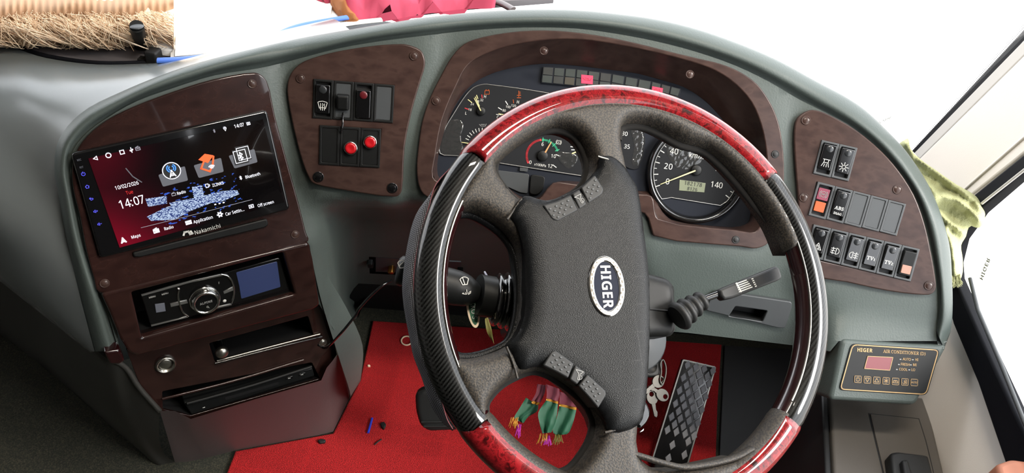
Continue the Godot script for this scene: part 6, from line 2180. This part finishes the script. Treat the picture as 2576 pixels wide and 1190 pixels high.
	for i in 28: pts.append(c0 + Vector3(cos(TAU * i / 28.0) * 0.0115, 0, sin(TAU * i / 28.0) * 0.0125))
	tube(st, pts, 0.0018, 8, true)
	tag(fin(st, "white_ring", M.hair), "small white ring lying on the red carpet near the cover of the wheel", "ring")
	st = B()
	tube(st, PackedVector3Array([aty(936, 1052, 0.0105), aty(926, 1089, 0.0105)]), 0.0024, 10)
	tag(fin(st, "blue_stick", M.blue_plastic), "short blue plastic stick lying on the red carpet", "stick")
	for e in [[[956, 1064, 966, 1060, 972, 1068, 966, 1080, 959, 1074], "dark_chip", "dark pointed chip beside the blue stick on the carpet", M.black], [[798, 1108, 808, 1103, 820, 1106, 818, 1113, 804, 1115], "black_scrap", "black scrap on the carpet beside the console skirt", M.black], [[924, 917, 931, 917, 932, 921, 925, 921], "pale_crumb", "tiny pale crumb on the carpet near its left edge", M.hair]]:
		st = B()
		slab(st, rc(P(flat(0.012), e[0]), 0.002), [], 0.008, 0.013, 0.002, FLO)
		tag(fin(st, e[1], e[3]), e[2], "scrap")
	st = B()
	tube(st, smooth3(PackedVector3Array([aty(942, 1119, 0.009), aty(950, 1112, 0.0105), aty(960, 1105, 0.009)]), 4), 0.0013, 6)
	tag(fin(st, "dry_twig", M.black), "thin dark twig on the carpet below the blue stick", "twig")

func ledge_things() -> void:
	var L := flat(0.6935)
	var rg := RandomNumberGenerator.new()
	rg.seed = 3
	# blond fringe heaped on the dash top
	var t := thing("blond_hairpiece", "heap of long blond hair strands with a gauze band on the dash top", "hairpiece", NO)
	var nz := noise(FastNoiseLite.TYPE_SIMPLEX, 9.0, 3, 8)
	var st := B()
	pillow(st, smooth(P(L, [-140, 70, -20, 92, 60, 96, 140, 104, 220, 118, 330, 117, 400, 128, 436, 122, 470, 60, 480, -60, 300, -90, -140, -60]), 4), [], 0.0, 0.002, 0.046, 0.06, 0.012, L, func(w: Vector2) -> float: return nz.get_noise_2d(w.x * 1.0, w.y * 1.0) * 0.012)
	fin(st, "mass", M.hair, t)
	st = B()
	var rows := []
	for j in 9:
		var f := j / 8.0
		var row := PackedVector3Array()
		for i in 120:
			var u := i / 119.0
			var py := lerpf(-30, 50, f) + sin(u * 9.0) * 5.0 * f - 30.0 * pow(u, 6.0) * f
			row.append(aty(lerpf(-120, 437, u), py, 0.742 + 0.012 * sin(PI * f) + 0.003 * sin(u * 23.0 + f * 4.0) + 0.001 * sin(u * 190.0) - 0.010 * f))
		rows.append(row)
	loft(st, rows, false, true)
	fin(st, "gauze_band", M.gauze, t, "pale gauze band")
	for shade in 3:
		st = B()
		for i in 620:
			var x := rg.randf_range(-150, 425)
			var y := rg.randf_range(26, 66)
			var lock := nz.get_noise_1d(x * 0.004 + shade * 0.05) 
			var len := rg.randf_range(40, 70)
			var dx := 60.0 + lock * 220.0 + rg.randf_range(-7, 7)
			if rg.randf() < 0.12:
				dx = rg.randf_range(90, 190); len = rg.randf_range(8, 45)
			var bend := rg.randf_range(-8, 8)
			var pts := PackedVector3Array()
			for k in 8:
				var f := k / 7.0
				var px := minf(x + dx * pow(f, 1.3) + bend * sin(f * PI), 437.0)
				var py := minf(y + len * f, 117.0 + px * 0.02 + bend * 0.6)
				pts.append(aty(px, py, 0.694 + 0.049 * pow(1.0 - f, 0.6) * (0.85 + 0.15 * sin(i * 1.7)) + 0.002))
			tube(st, pts, 0.00055, 4)
		tag(fin(st, "strands", [M.hair, M.hair_dark, M.hair][shade], t), "", "", "", "stuff")
	# little mount in front of it
	t = thing("small_mount", "black post of a small mount with a white oval foot before the blond hair", "mount", NO)
	st = B()
	tube(st, PackedVector3Array([aty(356, 112, 0.694), aty(352, 96, 0.715), aty(346, 78, 0.74), aty(344, 66, 0.752)]), PackedFloat32Array([0.011, 0.0095, 0.0098, 0.0095]), 16)
	fin(st, "post", M.plastic, t)
	st = B()
	dome(st, 0.0092, 0.002, Transform3D(Basis(Vector3(1, 0, 0), -PI / 2), aty(344, 66, 0.752)), 16)
	fin(st, "post_cap", M.plastic_grey, t)
	st = B()
	var q := aty(403, 118, 0.696)
	for k in 1: lathe(st, [Vector2(0.030, -0.004), Vector2(0.030, 0.003), Vector2(0.022, 0.010), Vector2(0.0001, 0.013)], 28, Transform3D(Basis(Vector3(1, 0, 0.25).normalized(), Vector3(0.1, 0, -0.45), Vector3(0, 1, 0)), q))
	fin(st, "foot", M.paper, t, "white oval foot")
	st = B()
	var bx := aty(386, 143, 0.70)
	box(st, bx, Vector3(0.018, 0.022, 0.018), 0.003)
	box(st, aty(380, 153, 0.693), Vector3(0.036, 0.005, 0.010), 0.001)
	fin(st, "base_clip", M.black, t)
	# sheets of paper and the blue folder under them
	t = thing("paper_stack", "stack of white paper sheets with a blue edged plastic folder on the dash top", "paper", NO)
	var sheet := [[438, -60, 428, 152, 470, 150, 560, 138, 640, 118, 700, 98, 760, 74, 872, 46, 880, -60], [446, -60, 440, 140, 520, 132, 640, 104, 740, 66, 830, 40, 850, -60]]
	for k in 2:
		st = B()
		slab(st, P(flat(0.700 + k * 0.006), sheet[k]), [], 0.694 + k * 0.006, 0.699 + k * 0.006, 0.0, FLO, true)
		fin(st, "sheet", M.paper, t)
	st = B()
	var fo := PackedVector3Array()
	for e in [[396, 153], [470, 149], [560, 136], [630, 115], [690, 92], [740, 70], [790, 58], [874, 44]]: fo.append(aty(e[0], e[1], 0.712 + 0.014 * exp(-pow((e[0] - 610.0) / 120.0, 2.0))))
	tube(st, smooth3(fo, 5), 0.0065, 8, false, 0.5)
	fin(st, "folder_edge", M.paper_blue, t, "translucent blue folder edge")
	st = B()
	fo = PackedVector3Array()
	for e in [[560, 143], [700, 104], [760, 82], [876, 60], [960, 50]]: fo.append(aty(e[0], e[1], 0.70))
	tube(st, smooth3(fo, 5), 0.006, 8, false, 0.5)
	fin(st, "lower_sheets", M.paper, t)
	# pink cloth
	t = thing("pink_cloth", "crumpled sheer pink cloth with a yellow patch on the dash top behind the hood", "cloth", NO)
	st = B()
	pillow(st, smooth(P(flat(0.69), [740, -30, 790, 18, 850, 40, 876, 62, 960, 56, 1060, 38, 1170, 24, 1245, 20, 1190, -20, 1150, -70, 900, -110, 760, -80]), 4), [], 0.001, 0.003, 0.045, 0.06, 0.010, flat(0.69), func(w: Vector2) -> float: return nz.get_noise_2d(w.x * 1.6 + 3.0, w.y * 1.2) * 0.03 + 0.010 * absf(sin(w.x * 46.0 + w.y * 30.0 + 3.0 * nz.get_noise_2d(w.x * 2.0, w.y * 2.0))))
	fin(st, "folds", M.pink_cloth, t)
	st = B()
	pillow(st, smooth(P(flat(0.70), [832, 12, 856, 14, 882, 36, 902, 56, 874, 58, 850, 40]), 4), [], 0.001, 0.010, 0.020, 0.03, 0.010, flat(0.70), func(w: Vector2) -> float: return nz.get_noise_2d(w.x * 2.0, w.y * 1.2) * 0.015)
	fin(st, "yellow_patch", M.yellow_cloth, t)
	st = B()
	fo = PackedVector3Array()
	for e in [[1195, -12], [1230, -2], [1262, 9], [1290, 24]]: fo.append(aty(e[0], e[1], 0.69))
	tube(st, smooth3(fo, 5), 0.009, 8, false, 0.5)
	structure(st, "trim_1", M.skirt, "dark trim strip along the foot of the windscreen behind the pink cloth")

func right_side() -> void:
	var RW := Transform3D(Basis(Vector3(0, 0, 1), Vector3(0, 1, 0), Vector3(-1, 0, 0)), Vector3(0.72, 0, 0))
	# windscreen pillar, its seal and the dotted border of the glass
	var st := B()
	slab(st, P(RW, [2301, 381, 2310, 390, 2600, 92, 2830, -140, 2810, -170, 2576, 86]), [], -0.003, 0.006, 0.002, RW)
	structure(st, "trim_2", M.seal, "black rubber seal of the windscreen along the cream pillar")
	st = B()
	slab(st, P(RW, [2307, 387, 2322, 403, 2400, 326, 2600, 130, 2860, -130, 2830, -160, 2576, 113]), [], -0.003, 0.007, 0.003, RW)
	structure(st, "trim_3", M.cream_grey, "narrow pale grey strip of the pillar beside the windscreen seal")
	st = B()
	slab(st, P(RW, [2322, 404, 2400, 329, 2600, 133, 2900, -165, 2980, -20, 2700, 300, 2576, 402, 2456, 496, 2398, 590, 2380, 700, 2330, 560]), [], -0.003, 0.010, 0.004, RW)
	structure(st, "trim_4", M.cream, "wide cream lining of the pillar between windscreen and side window")
	st = B()
	slab(st, P(RW, [2437, 480, 2576, 361, 2820, 150, 2824, 156, 2576, 369, 2440, 486]), [], 0.0, 0.013, 0.002, RW)
	structure(st, "trim_5", M.cream, "raised fold in the cream pillar lining")
	# frit dots on the glass, outermost column solid
	var dots := B()
	for i in 110:
		for j in 4:
			var f := i / 109.0
			var px := lerpf(2296, 2620, f) - j * lerpf(2.2, 5.4, f) * 0.72
			var py := lerpf(381, 36, f) - j * lerpf(2.2, 5.4, f) * 0.70
			var p := RW * hit(RW, px, py, -0.002)
			box(dots, p, Vector3(0.0005, 0.0022 - j * 0.0004, 0.0022 - j * 0.0004), 0.0, NO)
	var dd := fin(dots, "frit_dots", M.black)
	tag(dd, "rows of tiny black dots on the windscreen edge beside the seal", "dots", "", "stuff")
	# side window: black frame and pane
	st = B()
	slab(st, P(RW, [2394, 590, 2460, 505, 2576, 413, 2700, 315, 2720, 345, 2576, 455, 2484, 534, 2436, 600, 2421, 660, 2424, 700, 2478, 820, 2579, 1037, 2700, 1290, 2600, 1290, 2551, 1154, 2486, 969, 2422, 820, 2394, 724]), [], -0.002, 0.016, 0.004, RW)
	var fr := structure(st, "window_3", M.seal, "driver's side window in a black frame, white with daylight")
	st = B()
	tube(st, rw3(RW, [2470, 512, 2576, 428, 2700, 330], 0.018), 0.0022, 6)
	fin(st, "frame_rib", M.cream_grey, fr)
	st = B()
	tube(st, rw3(RW, [2440, 700, 2460, 780, 2520, 920, 2576, 1060, 2640, 1200], 0.018), 0.003, 6)
	fin(st, "frame_rib", M.plastic_grey, fr)
	st = B()
	sheet(st, 0.722, 0.50, 1.62, -1.2, 0.1)
	fin(st, "pane", M.glass, fr)
	# etched marks on the pane
	var tf := Transform3D(Basis(Vector3(0, 0.9, -0.43).normalized(), Vector3(0, 0.43, 0.9).normalized(), Vector3(1, 0, 0)), RW * hit(RW, 2477, 677, 0.0012))
	text(fr, "HIGER", 0.0085, tf, M.lcd_ink, "etched_lettering", "Droid Sans", true)
	# towel stuffed between hood and window
	towel()
	# side console with its lid and catch
	var y := 0.36
	var C2 := flat(y)
	var t := thing("side_console", "taupe side console with a lid beside the driver, under the air conditioner panel", "console", NO)
	st = B()
	slab(st, rc(P(C2, [2088, 985, 2330, 1000, 2425, 1400, 2109, 1400], 0.0), 0.006), [], -0.36, 0.0, 0.004, C2)
	fin(st, "body", M.taupe, t)
	st = B()
	var k0 := P(C2, [2084, 985, 2095, 1180, 2109, 1400], 0.0)
	slab(st, PackedVector2Array([k0[0], k0[1], k0[2], k0[2] - Vector2(0.01, 0), k0[1] - Vector2(0.01, 0), k0[0] - Vector2(0.01, 0)]), [], -0.36, -0.004, 0.003, C2)
	fin(st, "kick_panel", M.black, t)
	st = B()
	slab(st, P(C2, [2184, 1040, 2312, 1053, 2330, 1110, 2400, 1400, 2270, 1400]), [inset(ccw(P(C2, [2184, 1040, 2312, 1053, 2330, 1110, 2400, 1400, 2270, 1400])), 0.002)], -0.001, 0.0005, 0.0, C2)
	fin(st, "lid_gap", M.black, t)
	st = B()
	slab(st, rc(inset(ccw(P(C2, [2184, 1040, 2312, 1053, 2330, 1110, 2400, 1400, 2270, 1400])), 0.002), 0.002), [], -0.001, 0.002, 0.001, C2)
	fin(st, "lid", M.taupe, t)
	st = B()
	slab(st, rc(P(flat(y + 0.02), [2238, 1140, 2256, 1136, 2335, 1146, 2356, 1230, 2250, 1230]), 0.006), [], 0.002, 0.022, 0.005, C2)
	fin(st, "latch_case", M.rubber, t)
	st = B()
	slab(st, rc(P(flat(y + 0.03), [2268, 1158, 2284, 1156, 2294, 1190, 2300, 1220, 2278, 1220]), 0.003), [], 0.02, 0.032, 0.004, C2)
	fin(st, "latch_lever", M.black, t)
	# block on the sill
	t = null
	st = B()
	var bq := P(flat(0.535), [2508, 1166, 2545, 1153, 2600, 1160, 2640, 1290, 2540, 1290])
	slab(st, rc(bq, 0.006), [], 0.50, 0.535, 0.006, FLO)
	tag(fin(st, "terracotta_block", M.terracotta), "small terracotta coloured block on the sill in the lower right corner", "block")
	# finger recess in the knee panel
	var fp := KNR
	t = thing("ashtray", "dark drawer front with a finger recess in the dashboard right of the column", "ashtray", fp)
	st = B()
	var pocket := rc(P(fp, [1834, 795, 1850, 771, 1930, 782, 1918, 809], 0.003), 0.002)
	slab(st, rc(P(fp, [1774, 781, 1794, 736, 1812, 733, 1993, 760, 1992, 775, 1976, 826, 1960, 826], 0.003), 0.006), [pocket], -0.003, 0.003, 0.0015)
	fin(st, "front", M.plastic_grey, t)
	st = B()
	band(st, ccw(pocket), -0.022, ccw(pocket), 0.002, -1.0)
	cap(st, pocket, [], -0.022, 1.0)
	fin(st, "finger_recess", M.plastic, t)
	# narrow quarter light behind the driver
	st = B()
	sheet(st, 0.744, 1.1, 1.5, 0.42, 0.7)
	structure(st, "window_4", M.glass, "narrow quarter light behind the driver")

func rw3(fr: Transform3D, a: Array, h: float) -> PackedVector3Array:
	var r := PackedVector3Array()
	for i in range(0, a.size(), 2): r.append(fr * hit(fr, a[i], a[i + 1], h))
	return r

func towel() -> void:
	var t := thing("towel", "pale yellow-green towel stuffed between the hood and the side window", "towel", NO)
	var nz := noise(FastNoiseLite.TYPE_SIMPLEX, 0.018, 3, 14)
	var poly := smooth(V([2262, 362, 2274, 353, 2284, 348, 2291, 374, 2316, 401, 2353, 427, 2406, 464, 2452, 491, 2476, 519, 2479, 552, 2464, 573, 2438, 573, 2430, 595, 2418, 617, 2422, 652, 2419, 697, 2397, 720, 2376, 700, 2366, 612, 2340, 535, 2310, 470, 2270, 400]), 3)
	var st := B()
	var cell := 4.0
	var folds := [[V([2284, 362, 2300, 392, 2330, 410, 2370, 440, 2415, 475, 2455, 505, 2470, 535]), 13.0, 0.034], [V([2345, 505, 2370, 494, 2405, 502, 2436, 524, 2462, 556]), 12.0, 0.030], [V([2352, 530, 2384, 556, 2420, 584]), 9.0, 0.020], [V([2378, 580, 2396, 625, 2404, 690]), 11.0, 0.026], [V([2290, 420, 2330, 462, 2352, 486]), 9.0, 0.012]]
	var memo := {}
	for x in range(int(2250 / cell), int(2490 / cell)):
		for yy in range(int(340 / cell), int(726 / cell)):
			var sq := PackedVector2Array([Vector2(x, yy) * cell, Vector2(x + 1, yy) * cell, Vector2(x + 1, yy + 1) * cell, Vector2(x, yy + 1) * cell])
			for g: PackedVector2Array in Geometry2D.intersect_polygons(sq, poly):
				var v := []
				for q in g:
					var key := Vector2i(roundi(q.x * 20.0), roundi(q.y * 20.0))
					if not memo.has(key):
						var e := edge_distance(q, [poly])
						var rim := sqrt(clampf(e / 26.0, 0.0, 1.0))
						# rolled folds run along these lines
						var d := 1.185 - rim * 0.022 - nz.get_noise_2d(q.x * 0.6, q.y * 0.6) * 0.006
						for fo in folds:
							var dist := 1e9
							for k in fo[0].size() - 1: dist = minf(dist, Geometry2D.get_closest_point_to_segment(q, fo[0][k], fo[0][k + 1]).distance_to(q))
							d -= fo[2] * exp(-pow(dist / fo[1], 2.0))
						d -= 0.0006 * sin(q.x * 0.9 + q.y * 1.5)
						memo[key] = at(q.x, q.y, d)
					v.append(memo[key])
				var idx := Geometry2D.triangulate_polygon(g)
				for i in range(0, idx.size(), 3): tri(st, v[idx[i]], v[idx[i + 1]], v[idx[i + 2]], EYE - v[idx[i]], 0)
	fin(st, "cloth", M.towel, t)
	# frayed tail: fine threads
	var rg := RandomNumberGenerator.new()
	rg.seed = 9
	st = B()
	for i in 160:
		var x := rg.randf_range(2384, 2416)
		var y := 706.0 - absf(x - 2400.0) * 0.35 + rg.randf_range(-4, 4)
		var d := 1.150 + rg.randf_range(-0.004, 0.004)
		tube(st, PackedVector3Array([at(x, y - 8, d), at(x + rg.randf_range(-2, 3), y + rg.randf_range(2, 9), d - 0.001), at(x + rg.randf_range(-4, 7), y + rg.randf_range(10, 18), d)]), 0.0004, 4)
	tag(fin(st, "frayed_edge", M.towel, t), "", "", "", "stuff")

# a pane across x
func sheet(st: SurfaceTool, x: float, y0: float, y1: float, z0: float, z1: float) -> void:
	loft(st, [PackedVector3Array([Vector3(x, y0, z0), Vector3(x, y0, z1)]), PackedVector3Array([Vector3(x, y1, z0), Vector3(x, y1, z1)])])
